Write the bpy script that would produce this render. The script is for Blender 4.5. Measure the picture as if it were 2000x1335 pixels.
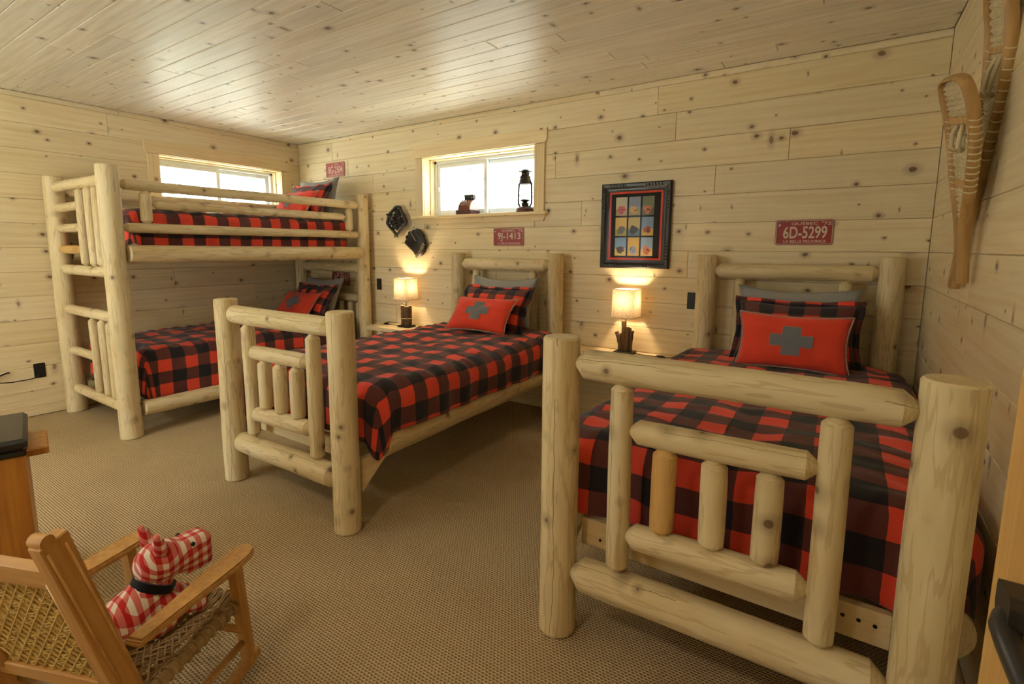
import bpy, math, random
from mathutils import Vector, Matrix, noise, Quaternion
random.seed(7)
for o in list(bpy.data.objects): bpy.data.objects.remove(o)
S = bpy.context.scene
COL = S.collection
PI = math.pi

# ------------------------------------------------------------------ camera, world, lights, exposure
W, H, FRONT = 5.525, 2.44, -5.25          # room width (x), height, front wall y (back wall y=0, left wall x=0)
cd = bpy.data.cameras.new('camera'); cam = bpy.data.objects.new('camera', cd); COL.objects.link(cam)
cd.sensor_fit = 'HORIZONTAL'; cd.sensor_width = 36.0
cd.lens = 36.0 * 988.43 / 2000.0
cd.shift_x = (1000 - 981.75) / 2000.0
cd.shift_y = -(667.5 - 616.82) / 2000.0
cd.clip_start = 0.02
rgt = Vector((0.83060694, 0.55684052, 0.00455494)); dwn = Vector((0.07766751, -0.10774464, -0.99114018)); fwd = Vector((-0.55141624, 0.82360168, -0.13274186))
R3 = Matrix((rgt, -dwn, -fwd)).transposed()
cam.matrix_world = Matrix.Translation((5.14521, -3.57476, 1.31234)) @ R3.to_4x4()
S.camera = cam

wd = bpy.data.worlds.new('sky'); S.world = wd; wd.use_nodes = True
wn = wd.node_tree.nodes; wl = wd.node_tree.links
bg = wn['Background']; bg.inputs[1].default_value = 9.0
tc = wn.new('ShaderNodeTexCoord'); sp = wn.new('ShaderNodeSeparateXYZ'); rp = wn.new('ShaderNodeValToRGB')
mr = wn.new('ShaderNodeMapRange'); mr.inputs[1].default_value = -1; mr.inputs[2].default_value = 1
wl.new(tc.outputs['Generated'], sp.inputs[0]); wl.new(sp.outputs[2], mr.inputs[0]); wl.new(mr.outputs[0], rp.inputs[0]); wl.new(rp.outputs[0], bg.inputs[0])
rp.color_ramp.elements[0].position = 0.3; rp.color_ramp.elements[0].color = (0.80, 0.84, 0.80, 1)
rp.color_ramp.elements[1].position = 0.9; rp.color_ramp.elements[1].color = (0.90, 0.96, 1.0, 1)

def area(name, loc, rot, sx, sy, power, color, portal=False):
    l = bpy.data.lights.new(name, 'AREA'); l.shape = 'RECTANGLE'; l.size = sx; l.size_y = sy; l.energy = power; l.color = color
    if portal: l.cycles.is_portal = True
    o = bpy.data.objects.new(name, l); COL.objects.link(o); o.location = loc; o.rotation_euler = rot
    return o
WZ0, WZ1 = 1.603, 2.123                      # window openings
BX0, BX1 = 1.868, 3.055
LY0, LY1 = -1.418, -0.232
GX0, GX1, GZ0, GZ1 = 1.0, 2.3, 0.12, 2.12      # glazed doors in the front wall, behind the camera
area('daylight_portal', ((BX0+BX1)/2, 0.24, (WZ0+WZ1)/2), (-PI/2, 0, 0), 1.2, 0.54, 1, (1, 1, 1), True)
area('daylight_portal', (-0.24, (LY0+LY1)/2, (WZ0+WZ1)/2), (0, -PI/2, 0), 0.54, 1.2, 1, (1, 1, 1), True)
area('daylight_portal', ((GX0+GX1)/2, FRONT-0.1, (GZ0+GZ1)/2), (PI/2, 0, 0), GX1-GX0, GZ1-GZ0, 1, (1, 1, 1), True)
sl = bpy.data.lights.new('sun', 'SUN'); sl.energy = 1350.0; sl.angle = D_ = 0.01; sl.color = (1.0, 0.97, 0.92)
sun = bpy.data.objects.new('sun', sl); COL.objects.link(sun); sun.rotation_euler = (0, math.radians(38), 0)     # low from the right side of the house: never enters the room, lights the ground outside
S.view_settings.view_transform = 'Standard'; S.view_settings.look = 'None'
S.view_settings.gamma = 1.0; S.view_settings.use_curve_mapping = False
S.view_settings.exposure = -0.06

# ------------------------------------------------------------------ materials
def srgb(r, g, b):
    f = lambda c: (c/255)/12.92 if c/255 <= 0.04045 else ((c/255+0.055)/1.055)**2.4
    return (f(r), f(g), f(b), 1)
class NT:
    def __init__(s, name):
        s.m = bpy.data.materials.new(name); s.m.use_nodes = True; s.t = s.m.node_tree
        s.b = s.t.nodes['Principled BSDF']; s.out = s.t.nodes['Material Output']
    def n(s, typ, **kw):
        x = s.t.nodes.new(typ)
        for k, v in kw.items(): setattr(x, k, v)
        return x
    def l(s, a, b): s.t.links.new(a, b)
    def setin(s, sock, v):
        if hasattr(v, 'links') or isinstance(v, bpy.types.NodeSocket): s.l(v, sock)
        else: sock.default_value = v
    def math(s, op, a, b=None, c=None):
        x = s.n('ShaderNodeMath', operation=op)
        for i, v in enumerate((a, b, c)):
            if v is not None: s.setin(x.inputs[i], v)
        return x.outputs[0]
    def mix(s, f, a, b, blend='MIX'):
        x = s.n('ShaderNodeMix', data_type='RGBA', blend_type=blend)
        s.setin(x.inputs[0], f); s.setin(x.inputs[6], a); s.setin(x.inputs[7], b)
        return x.outputs[2]
    def sstep(s, v, a, b, o0=0.0, o1=1.0):
        x = s.n('ShaderNodeMapRange', interpolation_type='SMOOTHSTEP')
        s.setin(x.inputs[0], v); x.inputs[1].default_value = a; x.inputs[2].default_value = b
        x.inputs[3].default_value = o0; x.inputs[4].default_value = o1
        return x.outputs[0]
    def coord(s, kind): return s.n('ShaderNodeTexCoord').outputs[kind]
    def mapping(s, vec, scale=(1, 1, 1), loc=(0, 0, 0)):
        x = s.n('ShaderNodeMapping'); s.l(vec, x.inputs[0]); x.inputs['Scale'].default_value = scale; x.inputs['Location'].default_value = loc
        return x.outputs[0]
    def noise(s, vec, scale, detail=3, rough=0.55):
        x = s.n('ShaderNodeTexNoise'); s.l(vec, x.inputs['Vector']); x.inputs['Scale'].default_value = scale
        x.inputs['Detail'].default_value = detail; x.inputs['Roughness'].default_value = rough
        return x.outputs[0]
    def sep(s, vec):
        x = s.n('ShaderNodeSeparateXYZ'); s.l(vec, x.inputs[0]); return x.outputs
    def bump(s, h, strength=0.3, dist=0.005):
        x = s.n('ShaderNodeBump'); s.l(h, x.inputs['Height']); x.inputs['Strength'].default_value = strength; x.inputs['Distance'].default_value = dist
        s.l(x.outputs[0], s.b.inputs['Normal'])
    def base(s, c, rough=0.6, spec=0.4, metal=0.0):
        s.setin(s.b.inputs['Base Color'], c); s.b.inputs['Roughness'].default_value = rough
        s.b.inputs['Specular IOR Level'].default_value = spec; s.b.inputs['Metallic'].default_value = metal
        return s.m

def simple(name, rgb, rough=0.6, spec=0.4, metal=0.0, vary=0.06, scale=40):
    t = NT(name); n = t.noise(t.coord('Object'), scale, 3)
    c = srgb(*rgb); d = tuple(max(0, x*(1-vary*3)) for x in c[:3])+(1,)
    return t.base(t.mix(n, d, c), rough, spec, metal)

def knots(t, vec, scale, dims, rmin, rmax, keep):
    v = t.n('ShaderNodeTexVoronoi', voronoi_dimensions=dims, feature='F1'); t.l(vec, v.inputs['Vector']); v.inputs['Scale'].default_value = scale
    c = t.n('ShaderNodeSeparateColor'); t.l(v.outputs['Color'], c.inputs[0])
    r = t.math('MULTIPLY_ADD', t.math('POWER', c.outputs[1], 2.0), (rmax-rmin)*scale, rmin*scale)
    pres = t.math('GREATER_THAN', c.outputs[0], 1-keep)
    q = t.math('DIVIDE', v.outputs['Distance'], r)
    core = t.math('MULTIPLY', t.sstep(q, 1.05, 0.7), pres)
    halo = t.math('MULTIPLY', t.sstep(q, 3.0, 0.9), pres)
    return core, halo, q

def pine(name, light, dark, knot, rough=0.45, keep=0.42, grain=1.0, spec=0.4):
    t = NT(name); uv = t.coord('UV')
    warp = t.noise(uv, 3.0, 2)
    g1 = t.noise(t.mapping(uv, (1.6, 38, 1)), 1.0, 5, 0.6)
    g2 = t.noise(t.mapping(uv, (4, 160, 1)), 1.0, 2)
    rnd = t.n('ShaderNodeObjectInfo').outputs['Random']
    ws = t.n('ShaderNodeVectorMath', operation='ADD'); t.l(t.mapping(uv, (0.8, 1.0, 1)), ws.inputs[0])
    wn_ = t.n('ShaderNodeTexNoise'); t.l(uv, wn_.inputs['Vector']); wn_.inputs['Scale'].default_value = 40
    wsc = t.n('ShaderNodeVectorMath', operation='SCALE'); t.l(wn_.outputs['Color'], wsc.inputs[0]); wsc.inputs['Scale'].default_value = 0.010
    t.l(wsc.outputs[0], ws.inputs[1])
    core, halo, q = knots(t, ws.outputs[0], 5.2, '2D', 0.004, 0.016, keep)
    core2, halo2, q2 = knots(t, t.mapping(ws.outputs[0], (1.9, 0.62, 1), (3.1, 7.7, 0)), 3.1, '2D', 0.006, 0.020, keep*0.40)
    c = t.mix(t.sstep(g1, 0.35, 0.75), light, dark)
    c = t.mix(t.math('MULTIPLY', t.sstep(g2, 0.5, 0.8), 0.16*grain), c, dark)
    bl = t.sstep(t.noise(t.mapping(uv, (1.2, 5, 1), (9, 2, 0)), 1.0, 3), 0.55, 0.8)
    c = t.mix(t.math('MULTIPLY', bl, 0.35), c, tuple(0.55*a+0.45*b*1.0 for a, b in zip(dark[:3], light[:3]))+(1,))
    c = t.mix(t.math('MULTIPLY', halo, 0.35), c, knot)
    c = t.mix(t.math('MULTIPLY', core, 0.85), c, knot)
    c = t.mix(t.math('MULTIPLY', halo2, 0.28), c, knot)
    c = t.mix(t.math('MULTIPLY', core2, 0.62), c, knot)
    hv = t.n('ShaderNodeHueSaturation'); t.l(c, hv.inputs['Color']); t.l(t.math('MULTIPLY_ADD', rnd, 0.12, 0.93), hv.inputs['Value'])
    t.l(t.math('MULTIPLY_ADD', t.math('FRACT', t.math('MULTIPLY', rnd, 7.13)), 0.16, 0.92), hv.inputs['Saturation'])
    t.bump(t.math('ADD', g1, t.math('MULTIPLY', core, -0.4)), 0.10, 0.004)
    return t.base(hv.outputs[0], rough, spec)

M = {}
M['wall'] = pine('knotty_pine_wall', srgb(236, 220, 182), srgb(222, 200, 154), srgb(98, 62, 34), 0.5, 0.78)
M['ceiling'] = pine('knotty_pine_ceiling', srgb(242, 238, 226), srgb(218, 208, 186), srgb(92, 72, 50), 0.36, 0.7, 1.6, 0.5)
M['trim'] = pine('pine_trim', srgb(236, 216, 172), srgb(222, 194, 142), srgb(120, 76, 40), 0.45, 0.3)

def logmat(name, light, dark, knot, crack=False):
    t = NT(name); ob = t.coord('Object')
    rnd = t.n('ShaderNodeObjectInfo').outputs['Random']
    off = t.n('ShaderNodeVectorMath', operation='ADD'); t.l(ob, off.inputs[0])
    cmb = t.n('ShaderNodeCombineXYZ'); t.l(t.math('MULTIPLY', rnd, 37.0), cmb.inputs[2]); t.l(cmb.outputs[0], off.inputs[1]); v = off.outputs[0]
    g1 = t.noise(t.mapping(v, (9, 9, 1.1)), 1.6, 4, 0.6)
    rings = t.n('ShaderNodeTexWave', wave_type='RINGS', rings_direction='Z'); t.l(t.mapping(v, (1, 1, 0.10)), rings.inputs['Vector'])
    rings.inputs['Scale'].default_value = 34; rings.inputs['Distortion'].default_value = 9; rings.inputs['Detail'].default_value = 2; rings.inputs['Detail Scale'].default_value = 1.2
    core, halo, q = knots(t, v, 7.5, '3D', 0.009, 0.017, 0.9)
    c = t.mix(t.sstep(g1, 0.3, 0.75), light, dark)
    c = t.mix(t.math('MULTIPLY', t.sstep(rings.outputs[0], 0.80, 0.98), 0.36), c, srgb(166, 134, 84))
    blot = t.sstep(t.noise(t.mapping(v, (5, 5, 2.2), (4, 4, 4)), 1.0, 3), 0.52, 0.72)
    c = t.mix(t.math('MULTIPLY', blot, 0.30), c, srgb(190, 156, 100))
    c = t.mix(t.math('MULTIPLY', halo, 0.38), c, knot)
    c = t.mix(t.math('MULTIPLY', core, 0.72), c, knot)
    h = t.math('ADD', t.math('MULTIPLY', g1, 0.5), t.math('MULTIPLY', core, -0.5))
    if crack:
        s = t.sep(ob); ang = t.math('ARCTAN2', s[1], s[0])
        wob = t.math('MULTIPLY_ADD', t.noise(t.mapping(v, (0, 0, 1)), 3.2, 4), 1.1, -0.55)
        d = t.math('ABSOLUTE', t.math('SUBTRACT', ang, wob))
        wid = t.math('MULTIPLY_ADD', t.noise(t.mapping(v, (0, 0, 1), (0, 0, 5)), 2.0, 2), 0.060, -0.016)
        ck = t.math('MULTIPLY', t.math('LESS_THAN', d, wid), t.math('GREATER_THAN', t.noise(t.mapping(v, (0, 0, 1), (0, 0, 11)), 1.3, 1), 0.47))
        c = t.mix(t.math('MULTIPLY', ck, 0.85), c, srgb(58, 40, 22)); h = t.math('ADD', h, t.math('MULTIPLY', ck, -1.5))
    hv = t.n('ShaderNodeHueSaturation'); t.l(c, hv.inputs['Color']); t.l(t.math('MULTIPLY_ADD', rnd, 0.12, 0.94), hv.inputs['Value'])
    t.bump(h, 0.14, 0.006)
    return t.base(hv.outputs[0], 0.5, 0.35)
M['log'] = logmat('peeled_log', srgb(226, 210, 170), srgb(206, 186, 138), srgb(88, 60, 34))
M['logc'] = logmat('peeled_log_checked', srgb(226, 210, 170), srgb(206, 186, 138), srgb(88, 60, 34), True)
M['logdark'] = logmat('amber_log', srgb(216, 178, 112), srgb(192, 148, 84), srgb(104, 62, 28))

def check_fabric(name, sq, c0, c1, c2, src='UV', rough=0.95, bump=0.25, shear=False):
    t = NT(name); co = t.coord(src)
    nz = t.n('ShaderNodeTexNoise'); t.l(co, nz.inputs['Vector']); nz.inputs['Scale'].default_value = 9.0
    sc = t.n('ShaderNodeVectorMath', operation='SCALE'); t.l(nz.outputs['Color'], sc.inputs[0]); sc.inputs['Scale'].default_value = sq*0.10
    ad = t.n('ShaderNodeVectorMath', operation='ADD'); t.l(co, ad.inputs[0]); t.l(sc.outputs[0], ad.inputs[1])
    s = t.sep(ad.outputs[0])
    u, v = (s[1], t.math('ADD', s[2], t.math('MULTIPLY', s[0], 1.0))) if shear else (s[0], s[1])
    a = t.math('LESS_THAN', t.math('FRACT', t.math('DIVIDE', u, 2*sq)), 0.5)
    b = t.math('LESS_THAN', t.math('FRACT', t.math('DIVIDE', v, 2*sq)), 0.5)
    both = t.math('MULTIPLY', a, b); anyb = t.math('MAXIMUM', a, b)
    c = t.mix(both, t.mix(anyb, c0, c1), c2)
    fz = t.noise(co, 420 if src == 'UV' else 600, 2); mz = t.noise(co, 14, 3)
    c = t.mix(t.math('MULTIPLY', t.sstep(fz, 0.45, 0.75), 0.18), c, (0.02, 0.015, 0.015, 1))
    t.bump(t.math('ADD', t.math('MULTIPLY', fz, 0.3), mz), bump, 0.006)
    t.b.inputs['Sheen Weight'].default_value = 0.15
    return t.base(c, rough, 0.15)
RED, MAR, BLK = srgb(222, 74, 56), srgb(98, 54, 52), srgb(40, 38, 43)
M['plaid'] = check_fabric('buffalo_plaid', 0.09, RED, MAR, BLK)
M['plaid_s'] = check_fabric('buffalo_plaid_sham', 0.075, RED, MAR, BLK)
M['gingham'] = check_fabric('red_gingham', 0.0138, srgb(232, 222, 205), srgb(206, 112, 100), srgb(178, 34, 34), 'Object', 0.9, 0.2, True)

def fabric(name, rgb, rough=0.95, scale=9):
    t = NT(name); o = t.coord('Object'); n = t.noise(o, scale, 4); f = t.noise(o, 500, 2)
    c = srgb(*rgb); d = tuple(x*0.78 for x in c[:3])+(1,)
    t.bump(t.math('ADD', n, t.math('MULTIPLY', f, 0.25)), 0.3, 0.008)
    t.b.inputs['Sheen Weight'].default_value = 0.2
    return t.base(t.mix(f, d, c), rough, 0.15)
M['redfelt'] = fabric('red_wool_felt', (226, 72, 52))
M['greyfelt'] = fabric('grey_felt', (128, 130, 134), 0.95, 30)
M['stitch'] = fabric('grey_stitch_yarn', (176, 152, 138))
M['greycotton'] = fabric('grey_cotton', (160, 160, 158), 0.9, 14)
M['sheet'] = fabric('pale_cotton', (214, 206, 190))
M['black_cloth'] = fabric('black_ribbon', (20, 20, 22))

t = NT('sisal_carpet'); o = t.coord('Object'); s = t.sep(o)
P = 0.0105
row = t.math('FLOOR', t.math('DIVIDE', s[1], P))
xs = t.math('ADD', t.math('DIVIDE', s[0], P*1.3), t.math('MULTIPLY', row, 0.5))
hx = t.math('SINE', t.math('MULTIPLY', xs, 2*PI)); hy = t.math('SINE', t.math('MULTIPLY', t.math('DIVIDE', s[1], P), 2*PI))
hh = t.math('MULTIPLY_ADD', t.math('MULTIPLY', t.math('ADD', hx, hy), 0.25), 1.0, 0.5)
big = t.noise(o, 2.2, 4); mid = t.noise(t.mapping(o, (60, 140, 1)), 1.0, 3)
c = t.mix(t.sstep(hh, 0.15, 0.75), srgb(128, 106, 76), srgb(214, 192, 152))
c = t.mix(t.math('MULTIPLY', t.sstep(mid, 0.4, 0.75), 0.45), c, srgb(150, 124, 88))
c = t.mix(t.math('MULTIPLY', t.sstep(big, 0.4, 0.7), 0.14), c, srgb(140, 114, 78))
t.bump(t.math('ADD', hh, t.math('MULTIPLY', mid, 0.4)), 0.55, 0.006)
M['carpet'] = t.base(c, 0.95, 0.15)

def amber(name, light, dark, rough=0.38):
    t = NT(name); ob = t.coord('Object'); rnd = t.n('ShaderNodeObjectInfo').outputs['Random']
    off = t.n('ShaderNodeVectorMath', operation='ADD'); t.l(ob, off.inputs[0]); cmb = t.n('ShaderNodeCombineXYZ'); t.l(t.math('MULTIPLY', rnd, 20), cmb.inputs[0]); t.l(cmb.outputs[0], off.inputs[1])
    g = t.noise(t.mapping(off.outputs[0], (55, 55, 3)), 1.0, 4)
    t.bump(g, 0.08, 0.003)
    return t.base(t.mix(t.sstep(g, 0.3, 0.75), light, dark), rough, 0.45)
M['chair'] = amber('amber_varnished_maple', srgb(196, 150, 84), srgb(172, 124, 62))
M['cane'] = simple('natural_cane', (204, 172, 96), 0.6)
M['rawhide'] = simple('seat_cord', (170, 142, 98), 0.65)
M['cabinet'] = amber('honey_pine_panel', srgb(196, 138, 62), srgb(172, 112, 44), 0.4)
M['door'] = amber('door_pine', srgb(206, 164, 98), srgb(188, 142, 78), 0.45)
M['shoewood'] = amber('aged_ash_frame', srgb(186, 150, 92), srgb(158, 120, 66), 0.45)
M['lace'] = simple('rawhide_lacing', (222, 206, 164), 0.7)
M['black'] = simple('black_plastic', (20, 19, 20), 0.45, 0.4)
M['blacktop'] = simple('black_laminate', (34, 34, 36), 0.35, 0.5)
M['bronze'] = simple('dark_bronze', (58, 56, 56), 0.36, 0.5, 0.5)
M['frameblack'] = simple('black_carved_wood', (28, 27, 28), 0.4, 0.45)
M['matblack'] = simple('black_mat_board', (38, 36, 36), 0.8)
M['matred'] = simple('red_mat_board', (206, 66, 44), 0.8)
M['maroon'] = simple('maroon_plate_paint', (138, 34, 36), 0.4, 0.5)
M['cream'] = simple('cream_plate_paint', (222, 208, 186), 0.5)
M['vinyl'] = simple('white_vinyl', (226, 230, 232), 0.4, 0.4, 0, 0.02)
M['leather'] = simple('black_leather', (30, 27, 25), 0.42, 0.5, 0, 0.1, 60)
M['leatherlace'] = simple('pale_leather_lace', (190, 170, 140), 0.6)
M['driftwood'] = simple('driftwood', (112, 88, 66), 0.85, 0.2, 0, 0.22, 50)
M['cut'] = simple('pale_cut_wood', (206, 182, 140), 0.8, 0.2)
M['steel'] = simple('brushed_steel', (170, 166, 158), 0.3, 0.5, 0.9)
M['rust'] = simple('rusty_red_tin', (74, 32, 27), 0.55, 0.4, 0.3, 0.18, 30)
M['lanternmetal'] = simple('dark_lantern_tin', (40, 31, 28), 0.5, 0.4, 0.4)
M['copper'] = simple('copper_brown_tin', (104, 54, 34), 0.42, 0.5, 0.4)
M['regside'] = simple('pale_tin', (222, 208, 212), 0.5)
M['bark'] = simple('tree_bark', (140, 132, 124), 0.9, 0.1, 0, 0.2, 8)
M['needles'] = simple('tree_needles', (140, 156, 138), 0.8, 0.1, 0, 0.2, 5)
M['ground'] = simple('outdoor_ground', (186, 188, 176), 0.95, 0.1, 0, 0.1, 1.5)
M['plaster'] = simple('painted_board', (206, 182, 138), 0.7)
M['screw'] = simple('dark_screw', (30, 26, 22), 0.4, 0.5, 0.5)

t = NT('window_glass')
gl = t.n('ShaderNodeBsdfGlossy'); gl.inputs['Roughness'].default_value = 0.02
tr = t.n('ShaderNodeBsdfTransparent'); tr.inputs[0].default_value = (0.97, 0.98, 0.98, 1)
mx = t.n('ShaderNodeMixShader'); mx.inputs[0].default_value = 0.03
t.l(tr.outputs[0], mx.inputs[1]); t.l(gl.outputs[0], mx.inputs[2]); t.l(mx.outputs[0], t.out.inputs[0]); M['glass'] = t.m
M['museum_glass'] = t.m.copy(); M['museum_glass'].name = 'anti_reflective_glass'
for nd in M['museum_glass'].node_tree.nodes:
    if nd.type == 'MIX_SHADER': nd.inputs[0].default_value = 0.003

t = NT('linen_shade'); o = t.coord('Object')
n1 = t.noise(t.mapping(o, (260, 260, 40)), 1.0, 2); n2 = t.noise(t.mapping(o, (40, 40, 300)), 1.0, 2)
w = t.math('MULTIPLY_ADD', t.math('ADD', n1, n2), 0.5, 0.0)
cl = t.mix(t.sstep(w, 0.35, 0.65), srgb(196, 170, 132), srgb(232, 214, 184))
df = t.n('ShaderNodeBsdfDiffuse'); tl = t.n('ShaderNodeBsdfTranslucent'); t.l(cl, df.inputs[0]); t.l(cl, tl.inputs[0])
mx = t.n('ShaderNodeMixShader'); mx.inputs[0].default_value = 0.10
t.l(df.outputs[0], mx.inputs[1]); t.l(tl.outputs[0], mx.inputs[2]); t.l(mx.outputs[0], t.out.inputs[0]); M['shade'] = t.m
t = NT('lit_bulb'); t.b.inputs['Emission Color'].default_value = (1.0, 0.74, 0.44, 1); t.b.inputs['Emission Strength'].default_value = 460.0; M['bulb'] = t.base((0.9, 0.85, 0.75, 1))
t = NT('lit_diffuser'); t.b.inputs['Emission Color'].default_value = (1.0, 0.80, 0.52, 1); t.b.inputs['Emission Strength'].default_value = 6.0; M['diffuser'] = t.base((0.9, 0.88, 0.82, 1))

# ------------------------------------------------------------------ mesh helpers
def link(o, parent=None):
    COL.objects.link(o)
    if parent is not None: o.parent = parent
    return o
def tag(o, label=None, cat=None, group=None, kind=None):
    if label: o['label'] = label
    if cat: o['category'] = cat
    if group: o['group'] = group
    if kind: o['kind'] = kind
    return o
def thing(name, label, cat, loc=(0, 0, 0), rotz=0, group=None, rot=None):
    o = bpy.data.objects.new(name, None); o.empty_display_size = 0.1; link(o)
    o.location = loc; o.rotation_euler = rot if rot else (0, 0, rotz)
    return tag(o, label, cat, group)
class MB:
    def __init__(s): s.v = []; s.f = []; s.uv = {}
    def add(s, vs, fs):
        k = len(s.v); s.v += [tuple(p) for p in vs]; s.f += [tuple(i+k for i in f) for f in fs]; return s
    def box(s, x0, x1, y0, y1, z0, z1, c=0.0, mat=None):
        if c <= 0:
            vs = [(x, y, z) for x in (x0, x1) for y in (y0, y1) for z in (z0, z1)]
            fs = [(0, 1, 3, 2), (4, 6, 7, 5), (0, 4, 5, 1), (2, 3, 7, 6), (0, 2, 6, 4), (1, 5, 7, 3)]
        else:                                        # chamfered box: 24 verts
            c = min(c, (x1-x0)*0.45, (y1-y0)*0.45, (z1-z0)*0.45)
            vs = []; idx = {}
            for ix in (0, 1):
                for iy in (0, 1):
                    for iz in (0, 1):
                        p = ((x0, x1)[ix], (y0, y1)[iy], (z0, z1)[iz]); d = (1-2*ix, 1-2*iy, 1-2*iz)
                        for a in range(3):
                            q = [p[k]+(0 if k == a else d[k]*c) for k in range(3)]
                            idx[(ix, iy, iz, a)] = len(vs); vs.append(q)
            fs = []
            for a in range(3):
                b, e = (a+1) % 3, (a+2) % 3
                for sd in (0, 1):
                    loop = []
                    for (p, q) in ((0, 0), (1, 0), (1, 1), (0, 1)):
                        k = [0, 0, 0]; k[a] = sd; k[b] = p; k[e] = q; loop.append(idx[(k[0], k[1], k[2], a)])
                    fs.append(tuple(loop if sd else loop[::-1]))
            for a in range(3):                       # edge strips along axis a
                b, e = (a+1) % 3, (a+2) % 3
                for p in (0, 1):
                    for q in (0, 1):
                        k0 = [0, 0, 0]; k0[b] = p; k0[e] = q; k1 = list(k0); k1[a] = 1
                        A, B = idx[(*k0, b)], idx[(*k1, b)]; Cc, D = idx[(*k1, e)], idx[(*k0, e)]
                        fs.append((A, B, Cc, D) if (p == q) else (D, Cc, B, A))
            for ix in (0, 1):
                for iy in (0, 1):
                    for iz in (0, 1):
                        tri = [idx[(ix, iy, iz, a)] for a in range(3)]
                        fs.append(tuple(tri if (ix+iy+iz) % 2 else tri[::-1]))
        if mat is not None: vs = [mat @ Vector(v) for v in vs]
        return s.add(vs, fs)
    def lathe(s, prof, segs=24, mat=None, cap=True):       # prof: [(r,z)...]
        vs = []; fs = []; n = len(prof)
        for r, z in prof:
            for k in range(segs):
                a = 2*PI*k/segs; vs.append((r*math.cos(a), r*math.sin(a), z))
        for i in range(n-1):
            for k in range(segs):
                k2 = (k+1) % segs; fs.append((i*segs+k, i*segs+k2, (i+1)*segs+k2, (i+1)*segs+k))
        if cap:
            if prof[0][0] > 1e-6: fs.append(tuple(range(segs))[::-1])
            if prof[-1][0] > 1e-6: fs.append(tuple((n-1)*segs+k for k in range(segs)))
        if mat is not None: vs = [mat @ Vector(v) for v in vs]
        return s.add(vs, fs)
    def tube(s, pts, r, segs=8, closed=False, flat=None):
        pts = [Vector(p) for p in pts]; n = len(pts); vs = []; fs = []
        up = None
        for i, p in enumerate(pts):
            if closed: tdir = pts[(i+1) % n]-pts[(i-1) % n]
            else: tdir = pts[min(i+1, n-1)]-pts[max(i-1, 0)]
            tdir.normalize()
            if up is None:
                up = Vector((0, 0, 1)) if abs(tdir.z) < 0.9 else Vector((1, 0, 0))
            sd = tdir.cross(up); sd.normalize(); up = sd.cross(tdir); up.normalize()
            rr = r[i] if isinstance(r, (list, tuple)) else r
            for k in range(segs):
                a = 2*PI*(k+0.5)/segs
                ra, rb = (rr, rr) if flat is None else (rr, rr*flat)
                vs.append(p+sd*(math.cos(a)*ra)+up*(math.sin(a)*rb))
        for i in range(n if closed else n-1):
            j = (i+1) % n
            for k in range(segs):
                k2 = (k+1) % segs; fs.append((i*segs+k, i*segs+k2, j*segs+k2, j*segs+k))
        if not closed: fs.append(tuple(range(segs))[::-1]); fs.append(tuple((n-1)*segs+k for k in range(segs)))
        return s.add(vs, fs)
    def prism(s, poly, z0, z1, mat=None, c=0.0):            # polygon in xy, ccw, extruded in z
        n = len(poly); vs = [(x, y, z0) for x, y in poly]+[(x, y, z1) for x, y in poly]
        fs = [tuple(range(n))[::-1], tuple(range(n, 2*n))]+[(i, (i+1) % n, n+(i+1) % n, n+i) for i in range(n)]
        if mat is not None: vs = [mat @ Vector(v) for v in vs]
        return s.add(vs, fs)
    def sphere(s, c, rad, segs=12, rings=8, mat=None):
        c = Vector(c); rad = rad if isinstance(rad, (tuple, list)) else (rad,)*3
        vs = [(0, 0, -1)]; fs = []
        for i in range(1, rings):
            ph = -PI/2+PI*i/rings
            for k in range(segs): a = 2*PI*k/segs; vs.append((math.cos(ph)*math.cos(a), math.cos(ph)*math.sin(a), math.sin(ph)))
        vs.append((0, 0, 1)); L = len(vs)-1
        for k in range(segs):
            fs.append((0, 1+(k+1) % segs, 1+k)); fs.append((L, L-segs+k, L-segs+(k+1) % segs))
        for i in range(rings-2):
            for k in range(segs): a = 1+i*segs+k; b = 1+i*segs+(k+1) % segs; fs.append((a, b, b+segs, a+segs))
        vs = [Vector((v[0]*rad[0], v[1]*rad[1], v[2]*rad[2])) for v in vs]
        if mat is not None: vs = [mat @ v for v in vs]
        return s.add([v+c for v in vs], fs)
    def build(s, name, mat, parent=None, smooth=False, loc=(0, 0, 0), rot=(0, 0, 0), uv=None, angle=None):
        me = bpy.data.meshes.new(name); me.from_pydata(s.v, [], s.f); me.validate(); me.update()
        me.materials.append(M[mat] if isinstance(mat, str) else mat)
        if smooth:
            me.polygons.foreach_set('use_smooth', [True]*len(me.polygons))
            if angle is not None: me.set_sharp_from_angle(angle=math.radians(angle))
        if uv:
            ul = me.uv_layers.new(name='UVMap')
            for lp in me.loops: ul.data[lp.index].uv = uv(me.vertices[lp.vertex_index].co, lp.vertex_index)
        o = bpy.data.objects.new(name, me); link(o, parent); o.location = loc; o.rotation_euler = rot
        return o

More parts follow.
